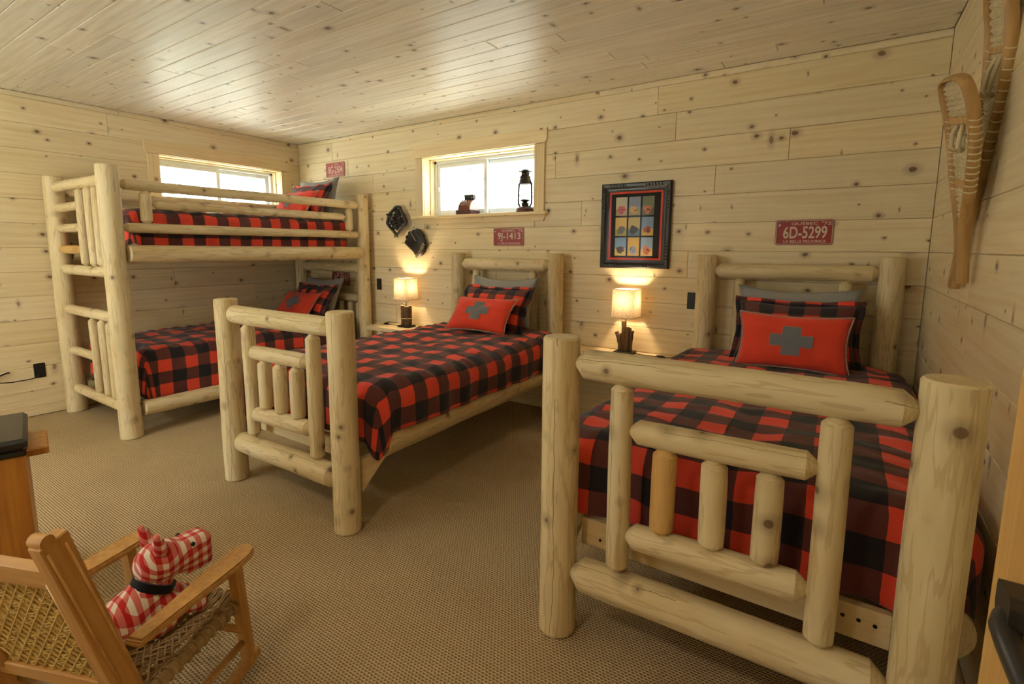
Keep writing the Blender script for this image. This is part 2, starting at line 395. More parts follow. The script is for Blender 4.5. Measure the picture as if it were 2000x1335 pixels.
# ------------------------------------------------------------------ room shell
def struct(o): return tag(o, kind='structure')
def rects_minus(r, holes):
    out = [r]
    for hx0, hx1, hz0, hz1 in holes:
        nx = []
        for (a, b, c, d) in out:
            if hx1 <= a or hx0 >= b or hz1 <= c or hz0 >= d: nx.append((a, b, c, d)); continue
            if hx0 > a: nx.append((a, hx0, c, d))
            if hx1 < b: nx.append((hx1, b, c, d))
            m0, m1 = max(a, hx0), min(b, hx1)
            if hz0 > c: nx.append((m0, m1, c, hz0))
            if hz1 < d: nx.append((m0, m1, hz1, d))
        out = nx
    return out
def plank(parent, name, mat, u0, u1, v0, v1, th=0.018, c=0.0024):
    """board in the local xz plane, face towards -y at y=0, thickness backwards"""
    du, dv = random.random()*50, random.random()*50
    g = 0.0006
    a, b, p, q = u0+g, u1-g, v0+g, v1-g
    vs = [(a+c, 0, p+c), (b-c, 0, p+c), (b-c, 0, q-c), (a+c, 0, q-c),
          (a, c*1.2, p), (b, c*1.2, p), (b, c*1.2, q), (a, c*1.2, q),
          (a, th, p), (b, th, p), (b, th, q), (a, th, q)]
    fs = [(0, 1, 2, 3)]+[(4+i, 4+(i+1) % 4, (i+1) % 4, i) for i in range(4)]+[(8+i, 8+(i+1) % 4, 4+(i+1) % 4, 4+i) for i in range(4)]
    m = MB(); m.add(vs, fs)
    return m.build(name, mat, parent, uv=lambda co, i: (co.x+du, co.z+dv))
def plank_wall(name, loc, rotz, length, holes, zs, seed, mat='wall', mean=2.6):
    random.seed(seed)
    m = MB()
    for (a, b, c, d) in rects_minus((0, length, 0, H), [(h[0]-0.021, h[1]+0.021, h[2]-0.021, h[3]+0.021) for h in holes]): m.box(a-(0.139 if a == 0 else -0.019*(a > 0)*(c < H and d > 0)*0), b+(0.139 if b == length else 0), 0.018, 0.14, c-(0.05 if c == 0 else 0), d+(0.1 if d == H else 0))
    w = m.build(name, 'plaster', None, loc=loc, rot=(0, 0, rotz)); struct(w)
    for i in range(len(zs)-1):
        z0, z1 = zs[i], zs[i+1]; x = 0.0; cuts = [0.0]; x = random.uniform(0.5, mean)
        while x < length-0.45:
            cuts.append(x); x += random.uniform(mean*0.55, mean*1.35)
        cuts.append(length)
        for a, b in zip(cuts, cuts[1:]):
            for (p, q, r, s_) in rects_minus((a, b, z0, z1), holes):
                if q-p > 0.015 and s_-r > 0.012: plank(w, 'plank', mat, p, q, r, s_)
    return w
ZS = [0.0]+[0.0167+0.1833*k for k in range(0, 14)]
ZS = [z for z in ZS if z < H-0.01]+[H]; ZS = [ZS[0]]+ZS[2:]
wb = plank_wall('wall_back', (0, 0, 0), 0, W, [(BX0, BX1, WZ0, WZ1)], ZS, 11)
# left wall: local x runs along world +y, outward -x
wlft = plank_wall('wall_left', (0, FRONT, 0), PI/2, -FRONT, [(LY0-FRONT, LY1-FRONT, WZ0, WZ1)], ZS, 23)
# right wall: local x runs along world -y, outward +x
wrgt = plank_wall('wall_right', (W, 0, 0), -PI/2, -FRONT, [], ZS, 31)
# front wall (behind the camera) with the glazed doors that let the daylight in
wfr = plank_wall('wall_front', (W, FRONT, 0), PI, W, [(W-GX1, W-GX0, GZ0, GZ1)], ZS, 41)
# ceiling of narrow boards running along x, faces at z=H
random.seed(5)
m = MB(); m.box(-0.139, W+0.139, FRONT-0.139, 0.139, H+0.018, H+0.12); ceil = struct(m.build('ceiling', 'plaster'))
BWD = 0.1306
for k in range(int(-FRONT/BWD)+1):
    y1, y0 = -BWD*k, max(-BWD*(k+1), FRONT)
    if y1-y0 < 0.01: continue
    cuts = [0.0]; x = random.uniform(0.6, 2.6)
    while x < W-0.5: cuts.append(x); x += random.uniform(1.4, 3.0)
    cuts.append(W)
    for a, b in zip(cuts, cuts[1:]):
        o = plank(ceil, 'ceiling_board', 'ceiling', a, b, 0, y1-y0, c=0.0038)      # local xz -> world xy: rotate about x
        o.rotation_euler = (-PI/2, 0, 0); o.location = (0, y0, H)
        # local y (thickness) must point up
        o.rotation_euler = (PI/2, 0, 0); o.location = (0, y1, H); 
m = MB(); m.box(-0.1, W+0.1, FRONT-0.1, 0.1, -0.08, 0.0); struct(m.build('floor', 'carpet'))
def baseboard(name, x0, x1, y0, y1):
    m = MB(); m.box(x0, x1, y0, y1, 0.004, 0.095, 0.004)
    lo = x1-x0 > y1-y0
    return struct(m.build(name, 'trim', uv=lambda co, i: ((co.x if lo else co.y), co.z)))
baseboard('baseboard_back', 0.016, W-0.016, -0.015, 0.0)
baseboard('baseboard_left', 0.0, 0.015, FRONT+0.02, -0.016)
baseboard('baseboard_right', W-0.015, W, FRONT+0.02, -0.016)

# ------------------------------------------------------------------ windows
def bx(parent, name, mat, x0, x1, y0, y1, z0, z1, c=0.003, swap=False):
    m = MB(); m.box(x0, x1, y0, y1, z0, z1, c); r = random.random()*30
    horiz = (x1-x0) >= (z1-z0)
    o = m.build(name, mat, parent, uv=(lambda co, i: (co.x+r, co.z+co.y)) if horiz else (lambda co, i: (co.z+r, co.x+co.y)))
    return o
def window(name, loc, rotz):
    t = bpy.data.objects.new(name, None); link(t); t.location = loc; t.rotation_euler = (0, 0, rotz); struct(t)
    w, h = BX1-BX0, WZ1-WZ0
    D = 0.15
    # wooden jamb extensions lining the opening, in two steps as in the photograph
    for (n0, y0, y1, ins) in (('jamb', 0.0, 0.085, 0.0), ('jamb', 0.085, D, 0.010)):
        bx(t, n0, 'trim', -0.02+ins, 0.002+ins, y0, y1, 0, h, 0.001); bx(t, n0, 'trim', w-ins-0.002, w+0.02-ins, y0, y1, 0, h, 0.001)
        bx(t, n0, 'trim', 0.003, w-0.003, y0, y1, h-ins-0.002, h+0.02-ins, 0.001)
    bx(t, 'sill', 'trim', 0.003, w-0.003, 0, D, -0.02, 0.001, 0.001)
    for x0, x1 in ((-0.092, 0.0), (w, w+0.092)): bx(t, 'side_casing', 'trim', x0, x1, -0.018, 0.0, 0.0, h, 0.002)
    poly = [(-0.112, h+0.115), (-0.112, h+0.03), (-0.096, h+0.004), (w+0.096, h+0.004), (w+0.112, h+0.03), (w+0.112, h+0.115)]
    m = MB(); m.prism([(x, z) for x, z in poly], 0, 0.022, Matrix(((1, 0, 0, 0), (0, 0, -1, 0.0), (0, 1, 0, 0), (0, 0, 0, 1))))
    m.build('header_casing', 'trim', t, uv=lambda co, i: (co.x+3.3, co.z+1.2))
    bx(t, 'stool', 'trim', -0.125, w+0.125, -0.05, 0.0, -0.026, 0.0, 0.004)
    m = MB(); m.prism([(-0.105, -0.026), (-0.09, -0.072), (w+0.09, -0.072), (w+0.105, -0.026)], 0, 0.018, Matrix(((1, 0, 0, 0), (0, 0, -1, 0.0), (0, 1, 0, 0), (0, 0, 0, 1))))
    m.build('apron', 'trim', t, uv=lambda co, i: (co.x+8.3, co.z+5.2))
    # white vinyl slider
    fr = 0.038
    for a in ((0.0, fr, 0, h), (w-fr, w, 0, h)): bx(t, 'vinyl_frame', 'vinyl', a[0], a[1], D-0.01, D+0.07, a[2], a[3])
    bx(t, 'vinyl_frame', 'vinyl', 0, w, D-0.01, D+0.07, h-fr, h); bx(t, 'vinyl_frame', 'vinyl', 0, w, D-0.01, D+0.07, 0, fr*0.6)
    mid = w*0.5; st = 0.036
    def sash(x0, x1, y0, y1):
        f = bpy.data.objects.new('sash', None); link(f, t)
        z0, z1 = fr*0.6, h-fr
        bx(f, 'stile', 'vinyl', x0, x0+st, y0, y1, z0, z1); bx(f, 'stile', 'vinyl', x1-st, x1, y0, y1, z0, z1)
        bx(f, 'rail', 'vinyl', x0+st, x1-st, y0, y1, z1-st, z1); bx(f, 'rail', 'vinyl', x0+st, x1-st, y0, y1, z0, z0+st)
        bx(f, 'pane', 'glass', x0+st, x1-st, (y0+y1)/2-0.003, (y0+y1)/2+0.003, z0+st, z1-st, 0)
        return f
    sash(fr, mid+st/2, D, D+0.028); sash(mid-st/2, w-fr, D+0.032, D+0.06)
    m = MB(); m.box(fr+0.008, fr+0.026, D-0.014, D, h*0.45, h*0.53, 0.003); m.build('latch', 'vinyl', t)
    return t
window('window_1', (BX0, 0, WZ0), 0)
window('window_2', (0, LY0, WZ0), PI/2)
# glazed doors behind the camera
t = bpy.data.objects.new('door_2', None); link(t); t.location = (0, FRONT, 0); struct(t)
n = 2; pw = (GX1-GX0)/n
for i in range(n):
    a, b = GX0+i*pw, GX0+(i+1)*pw
    bx(t, 'stile', 'vinyl', a, a+0.06, -0.10, -0.04, GZ0, GZ1); bx(t, 'stile', 'vinyl', b-0.06, b, -0.10, -0.04, GZ0, GZ1)
    bx(t, 'rail', 'vinyl', a+0.06, b-0.06, -0.10, -0.04, GZ1-0.08, GZ1); bx(t, 'rail', 'vinyl', a+0.06, b-0.06, -0.10, -0.04, GZ0, GZ0+0.1)
    bx(t, 'pane', 'glass', a+0.06, b-0.06, -0.073, -0.067, GZ0+0.1, GZ1-0.08, 0)

# ------------------------------------------------------------------ logs
def log(parent, name, p0, p1, r, e0='cone', e1='cone', mat='log', taper=0.0, segs=20, wob=0.03, spin=None, bow=0.0):
    """peeled log from p0 to p1 (parent's local space); cone ends have a turned tenon that enters the post"""
    p0, p1 = Vector(p0), Vector(p1); d = p1-p0; L = d.length
    prof = []
    cl = r*0.62; tr_ = r*0.42
    def rr(z): return r*(1+taper*(0.5-z/L))
    if e0 == 'cone': prof += [(tr_, -0.03), (tr_, 0.0), (rr(0)*0.97, cl)]; s0 = cl
    else: prof += [(rr(0)-0.006, 0.0), (rr(0), 0.007)]; s0 = 0.007
    s1 = L-(cl if e1 == 'cone' else 0.007)
    nr = max(5, int((s1-s0)/0.09))
    for i in range(1, nr): z = s0+(s1-s0)*i/nr; prof.append((rr(z), z))
    if e1 == 'cone': prof += [(rr(L)*0.97, s1), (tr_, L), (tr_, L+0.03)]
    else: prof += [(rr(L), s1), (rr(L)-0.006, L)]
    seed = random.random()*100
    m = MB(); m.lathe(prof, segs)
    vs = []
    for (x, y, z) in m.v:
        k = 1+wob*noise.noise(Vector((x*9+seed, y*9, z*2.5)))*1.6
        ox = bow*math.sin(PI*max(0, min(1, z/L)))+0.004*noise.noise(Vector((seed, z*2.2, 3)))
        oy = 0.004*noise.noise(Vector((seed, z*2.2, 9)))
        vs.append((x*k+ox, y*k+oy, z))
    m.v = vs
    o = m.build(name, mat, parent, True, angle=38)
    q = d.to_track_quat('Z', 'Y')
    if spin is None: spin = random.uniform(-PI, PI)
    o.rotation_mode = 'QUATERNION'; o.rotation_quaternion = q @ Quaternion((0, 0, 1), spin); o.location = p0
    return o
def spin_to(p0, p1, view):
    """spin that turns the log's +x side (where the check runs) towards a direction"""
    d = (Vector(p1)-Vector(p0)).normalized(); q = d.to_track_quat('Z', 'Y')
    l = q.inverted() @ Vector(view); return math.atan2(l.y, l.x)

def single_bed(xc, label):
    random.seed(int(xc*100))
    t = thing('log_bed', label, 'bed', (xc, -2.127, 0), 0, 'single log beds')
    HX, HY = 0.48, 2.03
    view = (0.6, -1, 0.35)
    for sx in (-1, 1):
        p0, p1 = (sx*HX, 0, 0), (sx*HX, 0, 1.032)
        log(t, 'foot_post', p0, p1, 0.0615, 'flat', 'flat', 'log' if (xc > 4 and sx > 0) else 'logc', 0.03, 28, spin=spin_to(p0, p1, view) + random.uniform(-0.5, 0.5))
        log(t, 'head_post', (sx*HX, HY, 0), (sx*HX, HY, 1.275), 0.061, 'flat', 'flat', 'log', 0.05, 28)
        # side rail, flat cut ends, tucked behind the posts
        log(t, 'side_rail', (sx*0.512, 0.10 if xc > 4 else 0.175, 0.383), (sx*0.512, HY-0.075, 0.383), 0.078, 'flat', 'flat', 'log', 0.06, 24)
    # footboard
    e = HX-0.058
    p0, p1 = (-e, 0, 0.952), (e, 0, 0.952)
    log(t, 'top_rail', p0, p1, 0.0475, mat='logc', spin=spin_to(p0, p1, (0.0, -1, 0.6)), taper=0.06)
    log(t, 'bottom_rail', (-e, 0, 0.236), (e, 0, 0.243), 0.056, mat='logc', spin=spin_to(p0, p1, (0.0, -0.6, 1)))
    for sx in (-1, 1): log(t, 'inner_post', (sx*0.274, 0, 0.295), (sx*0.274, 0, 0.91), 0.0355, mat='logc' if sx < 0 else 'log')
    f = 0.274-0.033
    log(t, 'mid_rail', (-f, 0, 0.764), (f, 0, 0.770), 0.039, mat='logc', spin=spin_to(p0, p1, (0.0, -1, 1)))
    log(t, 'mid_rail', (-f, 0, 0.428), (f, 0, 0.440), 0.041)
    for i, x in enumerate((-0.138, 0.0, 0.137)): log(t, 'spindle', (x, 0, 0.463), (x, 0, 0.735), 0.0355, mat='logdark' if (i == 0 and xc > 4) else 'log')
    # headboard
    log(t, 'top_rail', (-e, HY, 1.177), (e, HY, 1.180), 0.048)
    log(t, 'bottom_rail', (-e, HY, 0.30), (e, HY, 0.30), 0.055)
    for sx in (-1, 1): log(t, 'inner_post', (sx*0.280, HY, 0.35), (sx*0.280, HY, 1.138), 0.034)
    log(t, 'mid_rail', (-f, HY, 0.83), (f, HY, 0.83), 0.036)
    # frame plank behind the footboard, carrying screws, and the slat base
    m = MB(); m.box(-0.43, 0.43, 0.075, 0.105, 0.295, 0.39, 0.003)
    b = m.build('frame_plank', 'trim', t, uv=lambda co, i: (co.x+xc, co.z))
    for x in (0.29, 0.325, 0.36, 0.395, -0.36, -0.32):
        m = MB(); m.lathe([(0.005, 0), (0.005, 0.002)], 10, Matrix.Translation((x, 0.0745, 0.322+random.random()*0.04)) @ Matrix.Rotation(PI/2, 4, 'X')); m.build('screw', 'screw', b)
    for k in range(9):
        y = 0.16+k*0.215; m = MB(); m.box(-0.44, 0.44, y, y+0.09, 0.372, 0.39, 0.002); m.build('slat', 'trim', t, uv=lambda co, i: (co.x+k*3, co.y))
    for sx in (-1, 1):                                     # triangular corner gusset under the rail
        m = MB(); m.prism([(0.066, 0.17), (0.066, 0.33), (0.26, 0.33)], sx*0.50-0.014, sx*0.50+0.014, Matrix(((0, 0, 1, 0), (1, 0, 0, 0), (0, 1, 0, 0), (0, 0, 0, 1))))
        m.build('gusset', 'trim', t, uv=lambda co, i: (co.y+2, co.z))
    return t

def mattress(label, xc, y0, y1, hw, z0, z1, group):
    m = MB(); m.box(-hw, hw, y0, y1, z0, z1, 0.035)
    o = m.build('mattress', 'sheet', None, False, loc=(xc, 0, 0)); return tag(o, label, 'mattress', group)

def comforter(label, xc, yfoot, yhead, a, ztop, side_drop, foot_drop, R=0.09, yb=0.0, seed=0, uoff=0.0, voff=0.0, tuck=0.0, bump=0.10):
    """quilt draped over a mattress. a: half width of the flat top; yb: y where the flat top ends at the foot"""
    nu, nv = 84, 120
    arc = R*PI/2
    Ls, Lf = arc+side_drop-R, arc+foot_drop-R
    vs = []; uvs = []
    us = [-(a+Ls)+(2*(a+Ls))*i/nu for i in range(nu+1)]
    vv = [yhead-(yhead-yb+Lf)*j/nv for j in range(nv+1)]
    for v in vv:
        for u in us:
            du = max(abs(u)-a, 0.0); dv = max(yb-v, 0.0); sx = 1 if u >= 0 else -1
            if du > 0 and dv > 0:
                p, q = du/Ls, dv/Lf; mm = max(p, q); th = math.atan2(q, p)
                Lt = Ls+(Lf-Ls)*(th/(PI/2))+bump*math.sin(2*th); s = mm*Lt; nx, ny = math.cos(th)*sx, -math.sin(th)
            elif du > 0: s = du; nx, ny = sx, 0
            elif dv > 0: s = dv; nx, ny = 0, -1
            else: s = 0; nx = ny = 0
            cx, cy = max(-a, min(a, u)), max(yb, v)
            if s < arc: ph = s/R; off, dz = R*math.sin(ph), R*(1-math.cos(ph))
            else: off, dz = R, R+(s-arc)
            hang = max(0.0, min(1.0, (s-arc*0.5)/0.15))
            al = (v if dv == 0 else 0)*1.0+(u if du == 0 else 0)+math.atan2(ny, nx)*0.08
            rip = 0.010*math.sin(al*19+2.0*noise.noise(Vector((al*2.5, seed, 0)))*2)+0.014*noise.noise(Vector((al*8, dz*5, seed)))
            off += hang*rip-tuck*hang*max(0, dz-R)*0.4
            puff = 0.015*noise.noise(Vector((u*4.5, v*3.5, seed+5)))+0.009*noise.noise(Vector((u*11, v*13, seed)))
            # cross creases near the turn of the edge
            crease = 0.005*math.sin(v*60+6*noise.noise(Vector((u*3, v*3, seed))))*math.exp(-((abs(u)-a)/0.10)**2)
            z = ztop-dz+(puff+crease)*(1-hang*0.7)+0.010*math.sin(PI*min(1, max(0, (abs(u)/(a+0.01)))))
            vs.append((cx+nx*off, cy+ny*off, z)); uvs.append((u+uoff, v+voff))
    fs = []
    n1 = nu+1
    for j in range(nv):
        for i in range(nu): fs.append((j*n1+i, j*n1+n1+i, j*n1+n1+i+1, j*n1+i+1))
    m = MB(); m.add(vs, fs)
    o = m.build('comforter', 'plaid', None, True, uv=lambda co, i: uvs[i], loc=(xc, yfoot, 0))
    sm = o.modifiers.new('thick', 'SOLIDIFY'); sm.thickness = 0.016; sm.offset = -1
    return tag(o, label, 'comforter', 'plaid comforters')

# ------------------------------------------------------------------ pillows
def pillow_surf(w, h, th, seed, sag=0.0, pw=2.6):
    def f(u, v, side):                                        # u,v in -1..1
        e = (1-abs(u)**pw)*(1-abs(v)**pw); e = max(e, 0)**0.55
        ear = 1+0.05*(abs(u*v))**2
        x = u*w/2*(1-0.045*(1-abs(u)**2)*0-0.05*(1-v*v)*abs(u)**3)*ear; z = v*h/2*(1-0.07*(1-u*u)*abs(v)**3)*ear
        y = -side*th/2*e+0.010*noise.noise(Vector((u*1.6+seed, v*1.6, side)))*e+0.006*noise.noise(Vector((u*4+seed, v*3, side*2)))*e
        z -= sag*(1-u*u)*(1 if v > 0 else 0)*v
        return Vector((x, y, z))
    return f
def pillow(name, label, mat, w, h, th, loc, rot, seed, group=None, sag=0.0, flange=0.0, stitch=False, cross=False, cat='pillow', n=22, uvo=(0, 0)):
    f = pillow_surf(w, h, th, seed, sag)
    t = thing(name, label, cat, loc, 0, group, rot)
    m = MB(); idx = {}; vs = []; uvs = []; fs = []
    for side in (1, -1):
        for i in range(n+1):
            for j in range(n+1):
                u, v = -1+2*i/n, -1+2*j/n
                edge = i in (0, n) or j in (0, n)
                if edge and side == -1: idx[(side, i, j)] = idx[(1, i, j)]; continue
                idx[(side, i, j)] = len(vs); vs.append(f(u, v, side)); uvs.append((u*w/2+uvo[0], v*h/2+uvo[1]))
        for i in range(n):
            for j in range(n):
                q = [idx[(side, i, j)], idx[(side, i+1, j)], idx[(side, i+1, j+1)], idx[(side, i, j+1)]]
                fs.append(tuple(q if side == 1 else q[::-1]))
    m.add(vs, fs); m.build('cover', mat, t, True, uv=lambda co, i: uvs[i])
    rim = [f(-1+2*i/n, -1, 1) for i in range(n)]+[f(1, -1+2*j/n, 1) for j in range(n)]+[f(1-2*i/n, 1, 1) for i in range(n)]+[f(-1, 1-2*j/n, 1) for j in range(n)]
    if stitch:
        m = MB(); m.tube([p+Vector((0, 0.004*math.sin(k*2.2), 0)) for k, p in enumerate(rim)], 0.0045, 6, True); m.build('stitched_edge', 'stitch', t, True)
    if flange:
        vs, fs, uvs2 = [], [], []; N = len(rim)
        for k, p in enumerate(rim):
            d = Vector((p.x, 0, p.z)); dd = Vector((max(-1, min(1, p.x/(w/2)*1.0))**5, 0, max(-1, min(1, p.z/(h/2)))**5)); dd = dd.normalized() if dd.length > 0.05 else d.normalized()
            wv = Vector((0, 0.010*math.sin(k*0.9+seed), 0))
            vs += [p, p+dd*flange+wv, p+dd*flange+wv+Vector((0, 0.004, 0)), p+Vector((0, 0.004, 0))]
            for q in (p, p+dd*flange): uvs2.append((q.x+uvo[0], q.z+uvo[1]))
            uvs2 += [uvs2[-1], uvs2[-2]]
        for k in range(N):
            k2 = (k+1) % N
            for e in range(4): fs.append((k*4+e, k2*4+e, k2*4+(e+1) % 4, k*4+(e+1) % 4))
        m = MB(); m.add(vs, fs); m.build('flange', mat, t, True, uv=lambda co, i: uvs2[i])
    if cross:
        A, B = 0.062/1.0, 0.031                                 # half arm length (m), half arm width
        s = 0.185
        def pt(x, z, lift): p = f(x/(w/2), z/(h/2), 1); return p+Vector((0, -lift, 0))
        m = MB(); k = 8; step = s/(3*k/2)/2
        ux = 0.2/2; uz = 0.155/2
        for (x0, x1, z0, z1) in ((-ux, ux, -uz*0.40, uz*0.40), (-ux*0.42, ux*0.42, uz*0.40, uz), (-ux*0.42, ux*0.42, -uz, -uz*0.40)):
            nx_, nz_ = 10, 6; base = len(m.v); vs = []; fs = []
            for i in range(nx_+1):
                for j in range(nz_+1):
                    vs.append(pt(x0+(x1-x0)*i/nx_, z0+(z1-z0)*j/nz_, 0.0035))
            for i in range(nx_):
                for j in range(nz_): a_ = i*(nz_+1)+j; fs.append((a_, a_+nz_+1, a_+nz_+2, a_+1))
            m.add(vs, fs)
        m.build('cross_patch', 'greyfelt', t, True)
        out = [(-ux, -.4), (-ux*0.42, -.4), (-ux*0.42, -1), (ux*0.42, -1), (ux*0.42, -.4), (ux, -.4), (ux, .4), (ux*0.42, .4), (ux*0.42, 1), (-ux*0.42, 1), (-ux*0.42, .4), (-ux, .4)]
        pts = []
        for (x0, z0), (x1, z1) in zip(out, out[1:]+out[:1]):
            for e in range(4): pts.append(pt(x0+(x1-x0)*e/4, (z0+(z1-z0)*e/4)*uz, 0.004))
        m = MB(); m.tube(pts, 0.0013, 5, True); m.build('cross_stitching', 'stitch', t, True)
    return t

# ------------------------------------------------------------------ beds
AX, BXC = 2.828, 4.890
single_bed(AX, 'peeled log single bed between the two lamps, in the middle of the room')
single_bed(BXC, 'peeled log single bed nearest the camera, beside the right wall')
mattress('pale mattress under the comforter of the middle log bed', AX, -2.127+0.11, -0.17, 0.46, 0.392, 0.63, 'mattresses')
mattress('pale mattress under the comforter of the bed by the right wall', BXC, -2.127+0.11, -0.17, 0.46, 0.392, 0.63, 'mattresses')
comforter('red and black plaid comforter on the middle log bed', AX, -2.127, 1.93, 0.505, 0.672, 0.235, 0.275, 0.095, 0.185, 3, 0.03, 0.02)
comforter('red and black plaid comforter on the log bed by the right wall', BXC, -2.127, 1.93, 0.505, 0.672, 0.215, 0.275, 0.095, 0.185, 8, 0.045, 0.05, 0.0, 0.03)

def bunk():
    random.seed(77)
    t = thing('bunk_bed', 'two-tier peeled log bunk bed with a ladder end, against the left wall', 'bunk bed', (0.615, -2.2, 0))
    X, HY = 0.515, 2.10
    for sx in (-1, 1):
        log(t, 'foot_post', (sx*X, 0, 0), (sx*X, 0, 1.838), 0.066, 'flat', 'flat', 'log', 0.08, 28)
        log(t, 'head_post', (sx*X, HY, 0), (sx*X, HY, 1.835), 0.062, 'flat', 'flat', 'logc', 0.04, 28)
    e = X-0.06; lad = 0.0
    for z in (1.752, 1.138, 0.828, 0.200): log(t, 'rung', (-e, 0, z), (e, 0, z), 0.037)
    for z, mt in ((1.600, 'logc'), (1.447, 'log'), (1.288, 'logdark'), (0.505, 'log')): log(t, 'rung', (-e, 0, z), (-0.02, 0, z), 0.032, mat=mt)
    for x in (0.005, 0.170, 0.305):
        log(t, 'spindle', (x, 0, 1.172), (x, 0, 1.72), 0.031); log(t, 'spindle', (x+0.02, 0, 0.235), (x+0.01, 0, 0.793), 0.031)
    y0, y1 = 0.062, HY-0.06
    for sx in (-1, 1):
        xx = sx*X
        log(t, 'guard_rail', (xx, y0, 1.722), (xx, y1, 1.722), 0.036); log(t, 'guard_rail', (xx, 0.25, 1.602), (xx, 1.88, 1.602), 0.032)
        log(t, 'guard_rail', (xx, y0, 1.437), (xx, y1, 1.437), 0.034)
        log(t, 'side_rail', (xx+sx*0.012, y0+0.008, 1.260), (xx+sx*0.012, y1, 1.260), 0.060, 'flat', 'flat')
        log(t, 'side_rail', (xx+sx*0.016, y0+0.012, 0.188), (xx+sx*0.016, y1, 0.188), 0.055, 'flat', 'flat')
        for y in (0.205, 1.935): log(t, 'guard_spindle', (xx, y, 1.466), (xx, y, 1.692), 0.036)
    for z in (1.752, 1.110, 0.80, 0.20): log(t, 'head_rail', (-e, HY, z), (e, HY, z), 0.040 if z != 1.11 else 0.05)
    for x in (-0.30, -0.15, 0.0, 0.15, 0.30, 0.42): log(t, 'spindle', (x, HY, 0.235), (x, HY, 0.77), 0.031); 
    for k in range(9):
        y = 0.15+k*0.215
        for z in (1.215, 0.205):
            m = MB(); m.box(-0.44, 0.44, y, y+0.09, z, z+0.018, 0.002); m.build('slat', 'trim', t, uv=lambda co, i: (co.x+k*3, co.y))
    return t
bunk()
mattress('pale mattress on the upper tier of the bunk bed', 0.615, -2.2+0.15, -0.19, 0.40, 1.236, 1.53, 'mattresses')
mattress('pale mattress on the lower tier of the bunk bed', 0.615, -2.2+0.15, -0.19, 0.43, 0.226, 0.55, 'mattresses')
comforter('red and black plaid comforter on the upper tier of the bunk bed', 0.615, -2.2, 1.96, 0.365, 1.577, 0.27, 0.27, 0.085, 0.19, 13, 0.01, 0.0, 0.0, -0.03)
comforter('red and black plaid comforter on the lower tier of the bunk bed', 0.615, -2.2, 1.96, 0.43, 0.592, 0.355, 0.33, 0.09, 0.185, 19, 0.06, 0.07, 0.0, 0.02)

D = math.radians
def bedset(where, xc, z, ya, lean, w=0.62, twist=0, tw2=0, xo=0, redlean=None, redy=0):
    pillow('pillow', 'grey cotton pillow at the back of '+where, 'greycotton', 0.60*w/0.62, 0.40, 0.13, (xc+xo-0.01, ya, z+0.218), (D(-lean+6), 0, D(tw2)), xc+1, 'grey pillows', 0.012)
    pillow('pillow', 'red and black plaid pillow in a flanged sham on '+where, 'plaid_s', 0.575*w/0.62, 0.34, 0.14, (xc+xo, ya-0.125, z+0.175), (D(-lean-4), 0, D(twist*0.6)), xc+2, 'plaid pillows', 0.006, 0.028, uvo=(0.03, 0.05))
    rl = redlean if redlean is not None else lean+8
    pillow('cushion', 'red cushion with a grey cross patch on '+where, 'redfelt', 0.515*w/0.62, 0.295, 0.12, (xc+xo, ya-0.26+redy, z+0.142), (D(-rl), 0, D(twist)), xc+3, 'red cross cushions', 0.0, 0, True, True, 'cushion')
bedset('the bed beside the right wall', 4.945, 0.675, -0.215, 14, xo=0.0, redlean=16)
bedset('the middle log bed', 2.90, 0.675, -0.235, 26, twist=2, xo=0.0, redlean=40, redy=-0.03)
bedset('the upper bunk', 0.60, 1.585, -0.25, 20, xo=0.03, redlean=34)
bedset('the lower bunk', 0.60, 0.60, -0.25, 30, xo=0.02, redlean=38, redy=-0.02)

# ------------------------------------------------------------------ shelves and lamps
def shelf(name, label, x0, x1):
    zt = 0.566
    t = thing(name, label, 'shelf', ((x0+x1)/2, -0.14, zt-0.04), 0, 'floating bedside shelves'); hw = (x1-x0)/2
    m = MB(); m.box(-hw, hw, -0.145, 0.137, 0, 0.04, 0.004); m.build('shelf_board', 'trim', t, uv=lambda co, i: (co.x+x0*3, co.y+co.z))
    for x in (-hw*0.72, hw*0.72):
        m = MB(); m.prism([(0.135, 0.0), (-0.09, 0.0), (0.135, -0.16)][::-1], x-0.012, x+0.012, Matrix(((0, 0, 1, 0), (1, 0, 0, 0), (0, 1, 0, 0), (0, 0, 0, 1))))
        m.build('bracket', 'trim', t, uv=lambda co, i: (co.y+2, co.z))
shelf('bedside_shelf', 'pale pine bedside shelf between the bunk and the middle bed', 1.345, 2.255)
shelf('bedside_shelf', 'pale pine bedside shelf between the two single beds', 3.42, 4.275)

